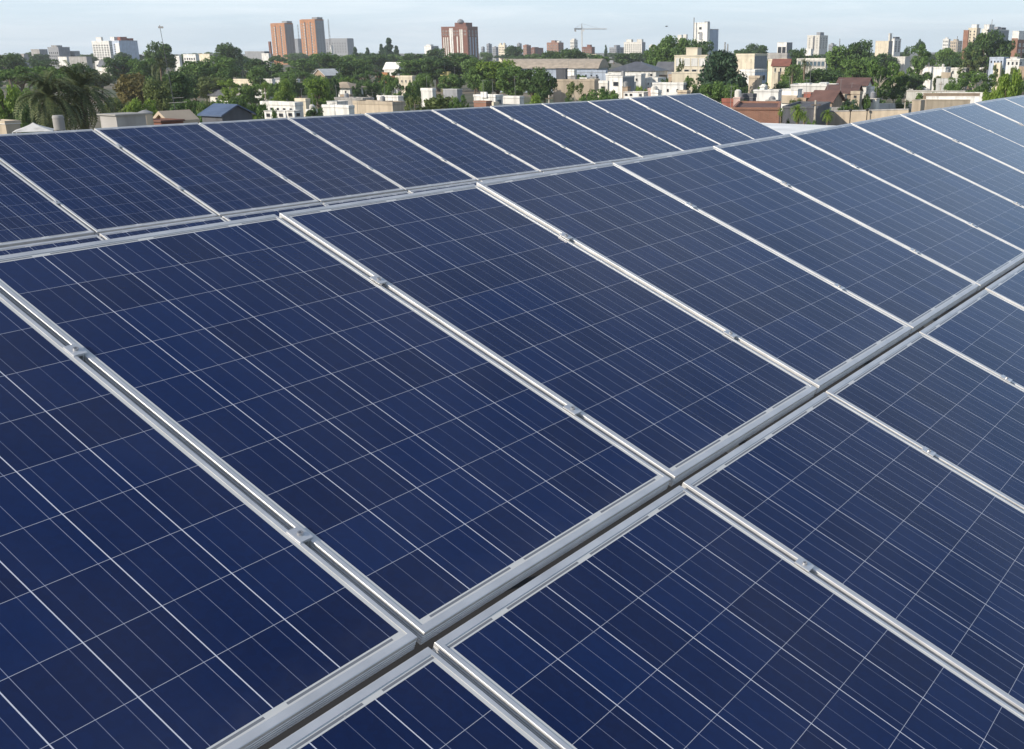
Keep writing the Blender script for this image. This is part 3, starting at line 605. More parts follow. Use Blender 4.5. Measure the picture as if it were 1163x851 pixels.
for (x0,xm,x1,yt,D,lab) in ((268,277,281,128,120,'small white roof room with dark opening right of the blue roofed shed'),(300,309,313,127,126,'squat white roof room with one dark opening, left of the cylinder tank'),(314,324,328,127,124,'squat white roof room with dark opening, middle of the three by the solar panels'),(325,334,339,126.5,122,'squat white roof room with dark opening, nearest the round bush')):
    B(x0,xm,x1,yt,D,lab,'white',name='roof_room',cat='roof room',par=.08,wl=(1,1,yt+1.2,yt+5,.45,.9,'d'),wr=(1,1,yt+1.2,yt+5,.5,.9,'d'),dep=2)
B(296,335,344,120.5,160,'low flat white house in front of the small green trees','white',name='house',cat='house',wl=(5,1,122,126,.3,.7,'d'),tanks=0)
B(335,347,350,115.5,190,'low cream wall house left of the white sign house','cream',name='house',cat='house')
B(299,309,312,92,300,'plain white house wall at the left of the small round tree','white',name='house',cat='house')
B(333,337.5,340,92,300,'tall narrow white house wall between two small trees','white',name='house',cat='house')
B(311,324,327,87,330,'house with white flat roof below the orange brick towers','grey',rmat='rfwhite',name='house',cat='house')
B(356,369,393,86,380,'tan gabled house with a dark long side and white roof','tan','gable','rfwhite',name='house',cat='house',rwall='dark',rise_=2.0,ridge='x')
B(371,397,412,99.5,250,'white bungalow with a wide tan roof and one dark window','white','hip','rftan',name='house',cat='house',wl=[(3,1,102,107,.22,.9,'w')],wr=(2,1,101,106,.5,.9,'d'),rise_=1.1,eave=.8,yaw=.4)
B(429,448,452,87,350,'dark red house with an orange upper part','red',name='house',cat='house',boxes=((.45,.95,.2,.8,82.5,'orange','upper_room'),),rmat='tile',par=.15)
B(436,452,459,79,420,'white house with pale pitched roof behind the dark red house','white','gable','rfwhite',name='house',cat='house',rise_=2.4,ridge='y')
B(413,436,440,103,280,'long low white garden house right of the white bungalow','white',name='house',cat='house',par=.15)
B(441,451,454,100.5,262,'small white lean to with a sloping white roof','white','gable','rfwhite',name='house',cat='house',rise_=.8)
B(371,382.5,395,116,180,'white cube with a dark sign like opening, beside the bush','white',name='house',cat='house',wl=(1,1,117.5,119.2,.4,.9,'d'),par=.1)
B(380,412,424,113.5,195,'low house with wide grey flat roof below the white bungalow','concrete',rmat='rfgrey',name='house',cat='house',par=.3,tanks=1)
B(366,396,402,123,150,'low white parapet house just above the solar panels','white',name='house',cat='house',par=.35)
B(401,446,460,119.5,160,'tan low building with broad parapets above the solar panels','beige',rmat='rftan',par=.45,boxes=((.25,.6,.3,.8,116.6,'tan','raised_roof'),),name='house',cat='house')
B(400,420,424,113,205,'white parapet house behind the tan low building','white',name='house',cat='house',par=.3)
B(428,452,458,111,215,'long white parapet wall house left of the loose shrub','white',name='house',cat='house',par=.3)
B(449,468,473,88.5,300,'two storey cream white house with small windows, left of the big shrub','cream',name='house',cat='house',wl=[(4,1,90,94,.3,.8,'w'),(4,1,97,101,.3,.8,'w')],yaw=.3)
B(500,509,512,83.5,335,'small bright yellow house under the brown striped tower','yellow',name='house',cat='house')
B(478,491,495,103.5,215,'low white house left of the grey shed roof','white',name='house',cat='house')
B(503,519,525,102,205,'grey shed with pale flat roof right of the loose shrub','grey',rmat='rfwhite',name='shed',cat='shed',par=.1)
B(567,678,690,77.5,330,'long warehouse with a tan arched roof and blue grey front','blue','arch','sheettan',name='warehouse',cat='warehouse',rise_=2.6,yaw=.12,dep=30,eave=.5)
B(538,562.5,571,110.5,155,'white building with a triangular gable wall just above the solar panels','white',name='house',cat='house',par=.3,wr=(1,1,113,118,.5,.9,'g'),strips=[(0,.35,.62,104.5,111,'white','gable_wall')])
B(538,552,556,116.5,128,'red brick parapet in front of the white gable wall building','redbrick',name='house',cat='house',par=.15)
B(570,590,593,112,158,'long white parapet house right of the triangular gable wall','white',name='house',cat='house',par=.3,boxes=((.2,.6,.2,.8,110.8,'white','roof_room'),))
B(628,675,681,92.5,240,'beige flat building with clutter and dark tanks on its roof','beige',rmat='rftan',par=.4,boxes=((.72,.95,.2,.55,78.5,'dark','dark_tank'),(.5,.6,.3,.6,87,'concrete','roof_box')),yaw=.2)
B(641,652,655,81.5,285,'narrow white house in front of the arched warehouse','white',name='house',cat='house')
B(655,688,691,82.5,290,'blue grey wide house front below the arched warehouse','blue',name='house',cat='house',wl=(5,1,84.5,88,.25,.8,'d'),yaw=.15)
B(690,745,758,80.5,255,'long white house with a dark hipped roof in the middle','white','hip','sheet',name='house',cat='house',rise_=1.9,yaw=.3,wl=(7,1,83,88,.35,.7,'w'))
B(745,768,775,80,270,'house with dark sheet roof left of the cream school block','grey','gable','sheet',name='house',cat='house',rise_=1.8,ridge='y')
B(688,728,733,86,225,'white terrace block with grey shaded cube in the middle distance','white',name='house',cat='house',par=.35,wl=[(5,1,88.5,93,.3,.8,'w'),(5,1,97,102,.3,.8,'d')],yaw=.3)
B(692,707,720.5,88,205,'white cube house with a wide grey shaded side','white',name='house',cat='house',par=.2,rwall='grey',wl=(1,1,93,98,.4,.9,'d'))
B(680,690,694,95,215,'small pale house with a dark doorway left of the white cube house','offwhite',name='house',cat='house',wl=(1,1,98,104,.5,.9,'d'))
B(730,747,756,91,228,'white stepped house with pipes and small windows','white',name='house',cat='house',wl=(4,2,93,103,.4,.5,'w'),boxes=((.3,.6,.2,.6,88,'offwhite','roof_box'),))
B(708,731,741,105.5,176,'white house with rusty roof edge and dark openings','white',rmat='tiledark',name='house',cat='house',wl=(4,1,106.8,109.5,.5,.9,'d'),par=.1)
B(737,741,744,104,174,'salmon corner of a house beside the rusty roofed one','pink',name='house',cat='house')
B(741,776,781,96.5,180,'white house with one square window behind the panel ridge','white',name='house',cat='house',wl=[(3,1,101.5,104.5,.18,1,'d')],par=.3,wr=(1,1,96.5,102,.8,.9,'g'),yaw=.35)
B(820,833,836,116.5,152,'dark red low house under the dark trees','red',rmat='tiledark',name='house',cat='house')
B(833,840.5,843,112,145,'pinkish brick cube right of the dark red low house','pink',name='house',cat='house',par=.15)
B(841,855,858,111,146,'dark shaded wall house between the pink cube and the white house','dark',name='house',cat='house')
B(856,884,888,104.5,150,'bright white house with a tall chimney stack','white',name='house',cat='house',par=.25,yaw=.3,boxes=((.58,.76,.05,.25,99.5,'white','chimney'),))
B(888,906,911,102.5,162,'white slab roofed house with beige wall right of the chimney house','white',name='house',cat='house',par=.15,strips=[(0,.0,1,109,118,'beige','lower_wall')])
B(832,885,889,125,96,'long brown brick building with a rough low roof','redbrick',rmat='tiledark',par=.2,name='workshop',cat='workshop',yaw=.15,dep=12)
B(889,928,945,123.5,112,'dark low shed right of the brown brick building','dark',rmat='rfdark',name='shed',cat='shed',par=.2,yaw=.3)
B(905,938,955,68.5,350,'bluish glazed building with a white slab roof among the right trees','offwhite',rmat='rfwhite',wl=(7,1,70,76,.8,.9,'g'),wr=(5,1,70,76,.8,.9,'g'),yaw=.35)
B(951,984,990,97,185,'house with a long weathered red roof and pale ridge','offwhite','gable','tiledark',name='house',cat='house',rise_=1.0,ridge='y',yaw=.35)
B(938,972,978,106,170,'house with a dark red roof in front of the pale ridged one','tan','gable','tiledark',name='house',cat='house',rise_=1.0,ridge='y',yaw=.3)
B(921,945,957,115.5,145,'red house with steep weathered gable roof','tan','gable','tiledark',name='house',cat='house',rise_=1.2,ridge='y')
B(913,921,924,106,152,'small red walled hut left of the steep gable roof','red',name='house',cat='house',par=.1)
B(898,947,952,98.5,178,'row of low white houses behind the red roofs','white',name='house',cat='house',par=.3,boxes=((.2,.35,.2,.7,96,'white','roof_room'),(.6,.75,.2,.7,97,'white','roof_room')),yaw=.3)
B(979,989,993,102,186,'small white house right of the red roofs','white',name='house',cat='house')
wall_(979,1048,117.5,'long white garden wall under the open tree with pale trunk','white'if 0 else 'offwhite',D=195) if 0 else wall_(979,1048,117.5,195,'long white garden wall under the open tree with pale trunk','white')
wall_(940,1032,126,118,'tan brick yard wall with thin dark posts behind the solar panels','beige',D1=113,yt1=123.5)
B(1036,1046,1054,114.5,176,'small tan hut at the end of the white garden wall','beige',name='hut',cat='hut',par=.1)
wall_(1057,1118,104.8,200,'upper long white wall on the right with grey stains','white',D1=196)
wall_(1052,1120,109.5,184,'lower long white wall on the right above the solar panels','white',D1=180)
B(1050,1113,1119,107.0,190,'long tan flat roof between the upper and lower white walls','tan',rmat='rftan',par=.12,yaw=.1,dep=5,name='shed',cat='shed')
B(1052,1102,1108,114.2,168,'low tan roofed strip house just above the right panels','beige',rmat='rftan',par=.1,yaw=.1,dep=6,name='shed',cat='shed')
B(1030,1096,1104,104.2,206,'wide flat brown roofed building behind the long white walls','offwhite',rmat='rftan',par=.15,yaw=.2,dep=55)
wall_(1064,1092,89,300,'short white wall behind the flat brown roofed building','white')
B(1034,1058,1062,77,345,'low white house left of the dark doorway on the right','white',name='house',cat='house',par=.2)
B(1060,1074,1080,77.5,335,'white house with a dark doorway under the right trees','white',name='house',cat='house',par=.3,wr=(1,1,79,86,.6,.9,'d'))
B(1080,1097,1101,79,350,'pale house with roof rail right of the dark doorway','offwhite',name='house',cat='house',wl=(4,1,81,85,.4,.8,'d'))
B(1124,1140,1146,67,330,'blue grey house among the far right trees','blue',name='house',cat='house',wl=(4,2,69,78,.4,.5,'d'))
B(1143,1158,1180,69,300,'white two level house at the right edge','white',name='house',cat='house',wl=(3,1,71,75,.4,.8,'d'),wr=(4,1,71,75,.4,.8,'d'),boxes=((.3,.8,.1,.4,66.5,'white','roof_room'),))
B(1066,1080,1084,60,520,'low white house far off between the right trees','white',name='house',cat='house')
B(1015,1028,1034,66,430,'pale house far off behind the two storey trees on the right','offwhite',name='house',cat='house')
# --- the near roofs on the left, just past the panels
B(113,131.5,152,131,34,'weathered concrete box on the next roof, beside the date palms','concrete',name='roof_room',cat='roof room',par=0,dep=3,boxes=())
def cyl(px, yt, yb, D, r, label, m, name, cat, lid=None):
    p = at(px, yt, D); t = empty(name, (p.x, p.y, 0)); tag(t, label, cat)
    k = MB(); zb = topz(yb, D)
    k.tube([(0,0,zb),(0,0,p.z-.06),(0,0,p.z)],[r,r*1.0,r*.97],24); k.build('tank_body', MT[m], t)
    k = MB(); k.tube([(0,0,p.z+.002),(0,0,p.z+.05),(0,0,p.z+.12)],[r*1.12,r*1.12,r*.3] if lid else [r*1.03,r*1.03,r*.9],24); k.build('lid', MT[lid or m], t)
    k = MB()
    for a in range(4): k.box(r*.6*math.cos(a*math.pi/2+.7)-.06, r*.6*math.cos(a*math.pi/2+.7)+.06, r*.6*math.sin(a*math.pi/2+.7)-.06, r*.6*math.sin(a*math.pi/2+.7)+.06, 0, zb-.002)
    k.build('stand', MT['steel'], t)
cyl(66, 135, 146, 40, .19, 'small pale grey drum tank in front of the left date palm', 'concrete', 'water_tank', 'tank')
cyl(165, 129.5, 142, 37, .22, 'squat concrete tank with a wide dark flat lid beside the wind vane mast', 'beige', 'water_tank', 'tank', 'steel')
cyl(311, 116.5, 127, 165, .45, 'slim grey cylinder tank on the low white house', 'steel', 'water_tank', 'tank')
t = B(176,192,222,138.5,46,'tan tiled roof with a round ridge next to the wind vane mast','tan','gable','rftan',name='house',cat='house',ridge='x',rise_=.28,eave=.12)
B(158,183,186,138.5,44,'low brown roofed annex with a white vent, left of the tan ridge','brown',rmat='tiledark',name='shed',cat='shed',par=.05)
t = empty('canvas_tent', (gx(24,70), 70, 0), .4); tag(t, 'small white canvas canopy with pointed top at the far left', 'canopy')
za, zb = topz(138,70), topz(147,70); k = MB()
vs = []; R_ = 1.1
for j in range(6):
    q = j/5
    for i in range(16):
        a = 2*math.pi*i/16; sq = R_*(1-q)**1.3+.03; m_ = max(abs(math.cos(a)), abs(math.sin(a)))
        vs.append((sq*math.cos(a)/m_, sq*math.sin(a)/m_, zb+(za-zb)*q))
fs = [(j*16+i, j*16+(i+1) % 16, (j+1)*16+(i+1) % 16, (j+1)*16+i) for j in range(5) for i in range(16)]
k.add(vs, fs); k.build('canvas', MT['white'], t)
for x in (-1, 1):
    for y in (-1, 1): k = MB(); k.tube([(x*R_,y*R_,0),(x*R_,y*R_,zb-.003)],[.03,.03],6); k.build('pole', MT['steelwhite'], t)
B(-14,6,10,141,75,'pale flat roof at the left edge beside the canvas canopy','beige',rmat='rfwhite',name='shed',cat='shed',par=.2)

# ------------------------------------------------------------------ masts, crane, lamp posts, bird
def mast(px, yt, D, label, h0=0.0, lean=0.0, lattice=True, w=.35, m='steel', name='lattice_mast', arms=0):
    p = at(px, yt, D); t = empty(name, (p.x-lean, p.y, h0)); tag(t, label, 'mast'); H = p.z-h0
    k = MB()
    if lattice:
        c = [(w*math.cos(a), w*math.sin(a)) for a in (0, 2.094, 4.189)]; n = max(4, int(H/(w*3)))
        f = lambda i, j: (c[j][0]*(1-.6*i/n)+lean*i/n, c[j][1]*(1-.6*i/n), H*i/n)
        for j in range(3):
            k.tube([f(0, j), f(n, j)], [w*.13, w*.10], 4)
            for i in range(n): k.tube([f(i, j), f(i+1, (j+1) % 3)], [w*.07, w*.07], 3)
    else: k.tube([(0,0,0), (lean,0,H)], [w, w*.6], 6)
    k.build('pole', MT[m], t)
    return t, H
t, H = mast(181.5, 30, 60, 'thin leaning mast with a small wind vane on top, left of centre', 5.0, -.47, False, .021, 'dark')
k = MB(); k.box(-.56,-.30,-.015,.015,H-.10,H+.0); k.tube([(-.47,0,H-.1),(-.47,0,H+.06)],[.02,.02],6); k.build('vane', MT['steel'], t)
k = MB(); zq = topz(116,60)-5; k.tube([(-.5,0,zq),(.45,0,zq+.05)],[.015,.015],5); k.tube([(-.3,0,zq+.25),(.3,0,zq+.28)],[.012,.012],5); k.build('cross_arm', MT['steel'], t)
mast(372.5, 22, 1100, 'far lattice radio mast right of the orange brick towers', w=1.1)
mast(338, 28, 1150, 'far lattice radio mast between the orange brick towers', w=1.0)
mast(788.3, 20, 452, 'thin antenna rising behind the tall plain white building', w=.3, lattice=False, name='antenna_pole')
mast(1127, 22, 400, 'tall thin pole in front of the far right treetop', w=.14, lattice=False, name='antenna_pole')
mast(954, 44, 900, 'short dark antenna on the right skyline left of the round trees', w=.5, lattice=False, name='antenna_pole')
mast(1087.5, 41, 1000, 'hazy antenna behind the beige block on the right', w=.5, lattice=False, name='antenna_pole')
mast(823.5, 48, 500, 'dark stub pole left of the big dark tree top', w=.5, lattice=False, name='antenna_pole')
mast(826.5, 50, 510, 'second dark stub pole over the big dark tree top', w=.5, lattice=False, name='antenna_pole')
# tower crane
D = 1500; p = at(660.8, 26.5, D); t = empty('tower_crane', (p.x, p.y, 0)); tag(t, 'pale tower crane with a long jib on the middle skyline', 'crane')
m_ = mpp(D); Hj = topz(33.2, D); k = MB()
def truss(k, a, b, w, n, r):
    a, b = Vector(a), Vector(b); d = (b-a); s = d.normalized().orthogonal().normalized()*w; q = d.normalized().cross(s)
    c = [s, (-s+q*1.7)*.5, (-s-q*1.7)*.5]
    for j in range(3):
        k.tube([a+c[j], b+c[j]], [r, r], 4)
        for i in range(n): k.tube([a+d*(i/n)+c[j], a+d*((i+1)/n)+c[(j+1) % 3]], [r*.6, r*.6], 3)
truss(k, (0,0,0), (0,0,Hj), .9, 24, .38); k.build('mast', MT['steelwhite'], t)
k = MB(); truss(k, (0,0,Hj+.5), (28*m_,9,Hj+.5), .7, 22, .30); k.build('jib', MT['steelwhite'], t)
k = MB(); truss(k, (-8.5*m_,-3,Hj+.5), (0,0,Hj+.5), .7, 6, .5); k.build('counter_jib', MT['steel'], t)
k = MB(); k.box(-8.4*m_,-6.4*m_,-4,-1.5,Hj-3.0,Hj-.5); k.build('counterweight', MT['concrete'], t)
k = MB(); k.tube([(0,0,Hj+1),(0,0,topz(26.5,D))],[1.2,.3],4); k.build('apex', MT['steel'], t)
k = MB(); k.tube([(0,0,topz(27,D)),(18*m_,6,Hj+1.3)],[.14,.14],4); k.tube([(0,0,topz(27,D)),(-7.5*m_,-2.6,Hj+1.3)],[.14,.14],4); k.build('tie_bar', MT['steel'], t)
k = MB(); k.box(.8,3.2,-2.6,-.6,Hj-2.6,Hj-.3); k.build('cab', MT['steelwhite'], t)
def lamp(px, yt, D, label):
    p = at(px, yt, D); t = empty('lamp_post', (p.x, p.y, 0)); tag(t, label, 'lamp post')
    k = MB(); k.tube([(0,0,0),(0,0,p.z-.06)],[.07,.045],8); k.build('pole', MT['steelblack'], t)
    k = MB(); k.tube([(0,0,p.z-.058),(0,0,p.z),(0,0,p.z+.12),(0,0,p.z+.2)],[.06,.16,.15,.04],10); k.build('lamp_head', MT['steelblack'], t)
lamp(966, 126, 112, 'short dark post with a round head on the tan yard wall, left one of two')
lamp(985, 125.5, 115, 'short dark post with a round head on the tan yard wall, right one of two')
for px, yt, D, lab in ((1074.5,102,205,'wooden pole in front of the long white walls, right one'),(1069,93,225,'wooden pole left of the one before the long white walls'),(1003,127,118,'thin plain post right of the two round headed posts'),(1028.5,112,185,'grey pole beside the white garden wall'),(926.5,114,112,'pale square post of the dark low shed'),(300.5,100,240,'pole in front of the white veranda house'),(424.5,93,270,'pole before the dark red house'),(623.5,108,150,'concrete pole between the bright bush and the bare trunks')):
    p = at(px, yt, D); t = empty('utility_pole', (p.x, p.y, 0)); tag(t, lab, 'pole')
    k = MB(); k.tube([(0,0,0),(0,0,p.z)],[.15,.10],8); k.build('pole', MT['palebark'], t)
    k = MB(); k.box(-.5,.5,-.14,-.105,p.z-.5,p.z-.4); k.build('cross_arm', MT['bark'], t)
p = at(757, 30.2, 90); t = empty('bird', p, .6); tag(t, 'small dark bird flying over the middle skyline', 'bird')
k = MB()
k.tube([(-.13,0,0),(-.09,0,.008),(0,0,.01),(.07,0,.012),(.10,0,.02),(.125,0,.018),(.15,0,.012)],[.012,.022,.036,.028,.019,.017,.003],8)
k.add([(.05,.02,.015),(.06,.13,.06),(.01,.26,.045),(-.02,.13,.05),(-.045,.02,.012)],[(0,1,3,4),(1,2,3)]); k.add([(.05,-.02,.015),(.06,-.13,.06),(.01,-.26,.045),(-.02,-.13,.05),(-.045,-.02,.012)],[(4,3,1,0),(3,2,1)])
k.add([(-.10,.012,.005),(-.10,-.012,.005),(-.20,-.04,.0),(-.20,.04,.0)],[(0,1,2,3)])
k.build('body', MT['dark'], t)

# ------------------------------------------------------------------ trees
def leaf_quads(P, Nrm, size, asp=.6):
    """a small bent-free leaf clump card at each point, tilted at random about the outward direction"""
    n = len(P); r = NR.normal(size=(n, 3)); a = Nrm*1.1 + r*.75; a /= np.linalg.norm(a, axis=1)[:, None]
    t = NR.normal(size=(n, 3)); t -= (t*a).sum(1)[:, None]*a; t /= np.linalg.norm(t, axis=1)[:, None]; b = np.cross(a, t)
    s = size*(.6+.8*NR.random(n))[:, None]
    t *= s; b *= s*asp
    V = np.empty((n, 4, 3)); V[:, 0] = P-t*.9; V[:, 1] = P+b*.8-t*.1; V[:, 2] = P+t; V[:, 3] = P-b*.8-t*.1
    return V.reshape(-1, 3)
def mesh_quads(name, V, mat):
    m = bpy.data.meshes.new(name); n = len(V)//4
    m.vertices.add(len(V)); m.vertices.foreach_set('co', V.astype(np.float32).ravel())
    m.loops.add(len(V)); m.loops.foreach_set('vertex_index', np.arange(len(V), dtype=np.int32))
    m.polygons.add(n); m.polygons.foreach_set('loop_start', np.arange(0, len(V), 4, dtype=np.int32)); m.polygons.foreach_set('loop_total', np.full(n, 4, np.int32))
    m.materials.append(mat); m.update(); m.validate(); return m
def crown(kind, seed):
    """unit tree: height 1, crown width 1. Returns (leaf verts, branch targets)"""
    R = np.random.default_rng(seed); lobes = []
    def lobe(c, r, n, squash=.75): lobes.append((np.array(c), r, n, squash))
    if kind == 'broad':
        for i in range(26):
            a = R.uniform(0, 6.28); q = R.uniform(0, 1)**.6; z = R.uniform(.38, .9); rr = .36*q*math.sqrt(max(.05, 1-((z-.58)/.42)**2))
            lobe((rr*math.cos(a), rr*math.sin(a), z), R.uniform(.09, .17), 150)
    elif kind == 'flat':
        for i in range(30):
            a = R.uniform(0, 6.28); q = R.uniform(0, 1)**.5; z = .72+.2*(1-q*q)*R.uniform(.5, 1)-.05*R.random()
            lobe((.42*q*math.cos(a), .42*q*math.sin(a), z), R.uniform(.08, .14), 125, .6)
    elif kind == 'dense':
        for i in range(78):
            a = R.uniform(0, 6.28); z = R.uniform(.12, .93); w = .42*math.sin(min(1, (1.02-z)/.62)*1.57)*(.85+.15*R.random()); q = R.uniform(.15, 1)**.7
            lobe((w*q*math.cos(a), w*q*math.sin(a), z), R.uniform(.09, .16), 115)
    elif kind == 'open':
        for i in range(22):
            a = R.uniform(0, 6.28); q = R.uniform(.25, 1); z = R.uniform(.33, .93); rr = .40*q*math.sqrt(max(.08, 1-((z-.62)/.4)**2))
            lobe((rr*math.cos(a), rr*math.sin(a), z), R.uniform(.06, .13), 130, .8)
    elif kind == 'conifer':
        for i in range(54):
            a = R.uniform(0, 6.28); z = R.uniform(.08, .98); w = .36*(1.0-z)**.7*R.uniform(.5, 1)
            lobe((w*math.cos(a), w*math.sin(a), z), .09+.10*(1-z), 70, .55)
    elif kind == 'bush':
        for i in range(26):
            a = R.uniform(0, 6.28); q = R.uniform(0, 1)**.6; z = R.uniform(.15, .85); rr = .38*q*math.sqrt(max(.05, 1-((z-.35)/.65)**2))
            lobe((rr*math.cos(a), rr*math.sin(a), z), R.uniform(.10, .17), 130, .9)
    elif kind == 'wisp':
        for i in range(34):
            a = R.uniform(0, 6.28); q = R.uniform(0, 1)**.5; z = R.uniform(.2, .95); rr = .46*q*(1-.35*z)
            lobe((rr*math.cos(a), rr*math.sin(a), z), R.uniform(.04, .10), 75, 1.2)
    PP = []; NN = []
    for c, r, n, sq in lobes:
        d = R.normal(size=(n, 3)); d /= np.linalg.norm(d, axis=1)[:, None]; rad = r*(.55+.5*R.random(n))[:, None]
        PP.append(c+d*rad*np.array([1, 1, sq])); NN.append(d)
    return np.concatenate(PP), np.concatenate(NN), lobes
TREE = {}
def tree_meshes(kind, var):
    key = (kind, var)
    if key in TREE: return TREE[key]
    P, Nn, lobes = crown(kind, 100+var*17+len(kind)*31)
    ls = {'broad': .034, 'flat': .030, 'dense': .032, 'open': .029, 'conifer': .04, 'bush': .036, 'wisp': .026}[kind]
    V = leaf_quads(P, Nn, ls); cm = mesh_quads('crown', V, FO['mid'])
    k = MB(); R = random.Random(var+5); tb = .035 if kind != 'open' else .028
    top = {'broad': .62, 'flat': .7, 'dense': .85, 'open': .6, 'conifer': .93, 'bush': .5, 'wisp': .6}[kind]
    fork = {'broad': .30, 'flat': .42, 'dense': .15, 'open': .28, 'conifer': .1, 'bush': .06, 'wisp': .12}[kind]
    wob = lambda z: (R.uniform(-.015, .015), R.uniform(-.015, .015), z)
    k.tube([(0,0,0), wob(fork*.5), wob(fork), wob((fork+top)/2), wob(top)], [tb*1.3, tb, tb*.85, tb*.55, tb*.2], 7)
    for c, r, n, sq in sorted(lobes, key=lambda q: R.random())[:11]:
        z0 = R.uniform(fork*.8, min(top, max(fork, c[2]-.05))); md = ((c[0])*.45, (c[1])*.45, z0+(c[2]-z0)*.6)
        k.tube([(0,0,z0), md, tuple(c)], [tb*.5, tb*.33, tb*.12], 5)
    TREE[key] = (cm, k.mesh('trunk', MT['bark'])); return TREE[key]
tcount = {}
def T(px, yt, w, D, kind, fol, label, name='leafy_tree', trunk='bark', group=None, cat='tree', zb=0.0):
    """tree whose top stands at photo (px,yt), crown w photo pixels wide, at distance D"""
    p = at(px, yt, D); tcount[kind] = tcount.get(kind, 0)+1
    cm, tm = tree_meshes(kind, tcount[kind] % 3)
    hgt = p.z-zb; wd = w*mpp(D)*1.08
    t = empty(name, (p.x, p.y, zb), rng.uniform(0, 6.28)); tag(t, label, cat, group)
    c = link('crown', cm, t); r = link('trunk', tm, t)
    for o, mt in ((c, FO[fol]), (r, MT[trunk])):
        o.material_slots[0].link = 'OBJECT'; o.material_slots[0].material = mt
    tw = wd if kind in ('flat', 'bush', 'wisp', 'broad', 'dense') else wd
    c.scale = (wd, wd, hgt); r.scale = (wd, wd, hgt)
    return t
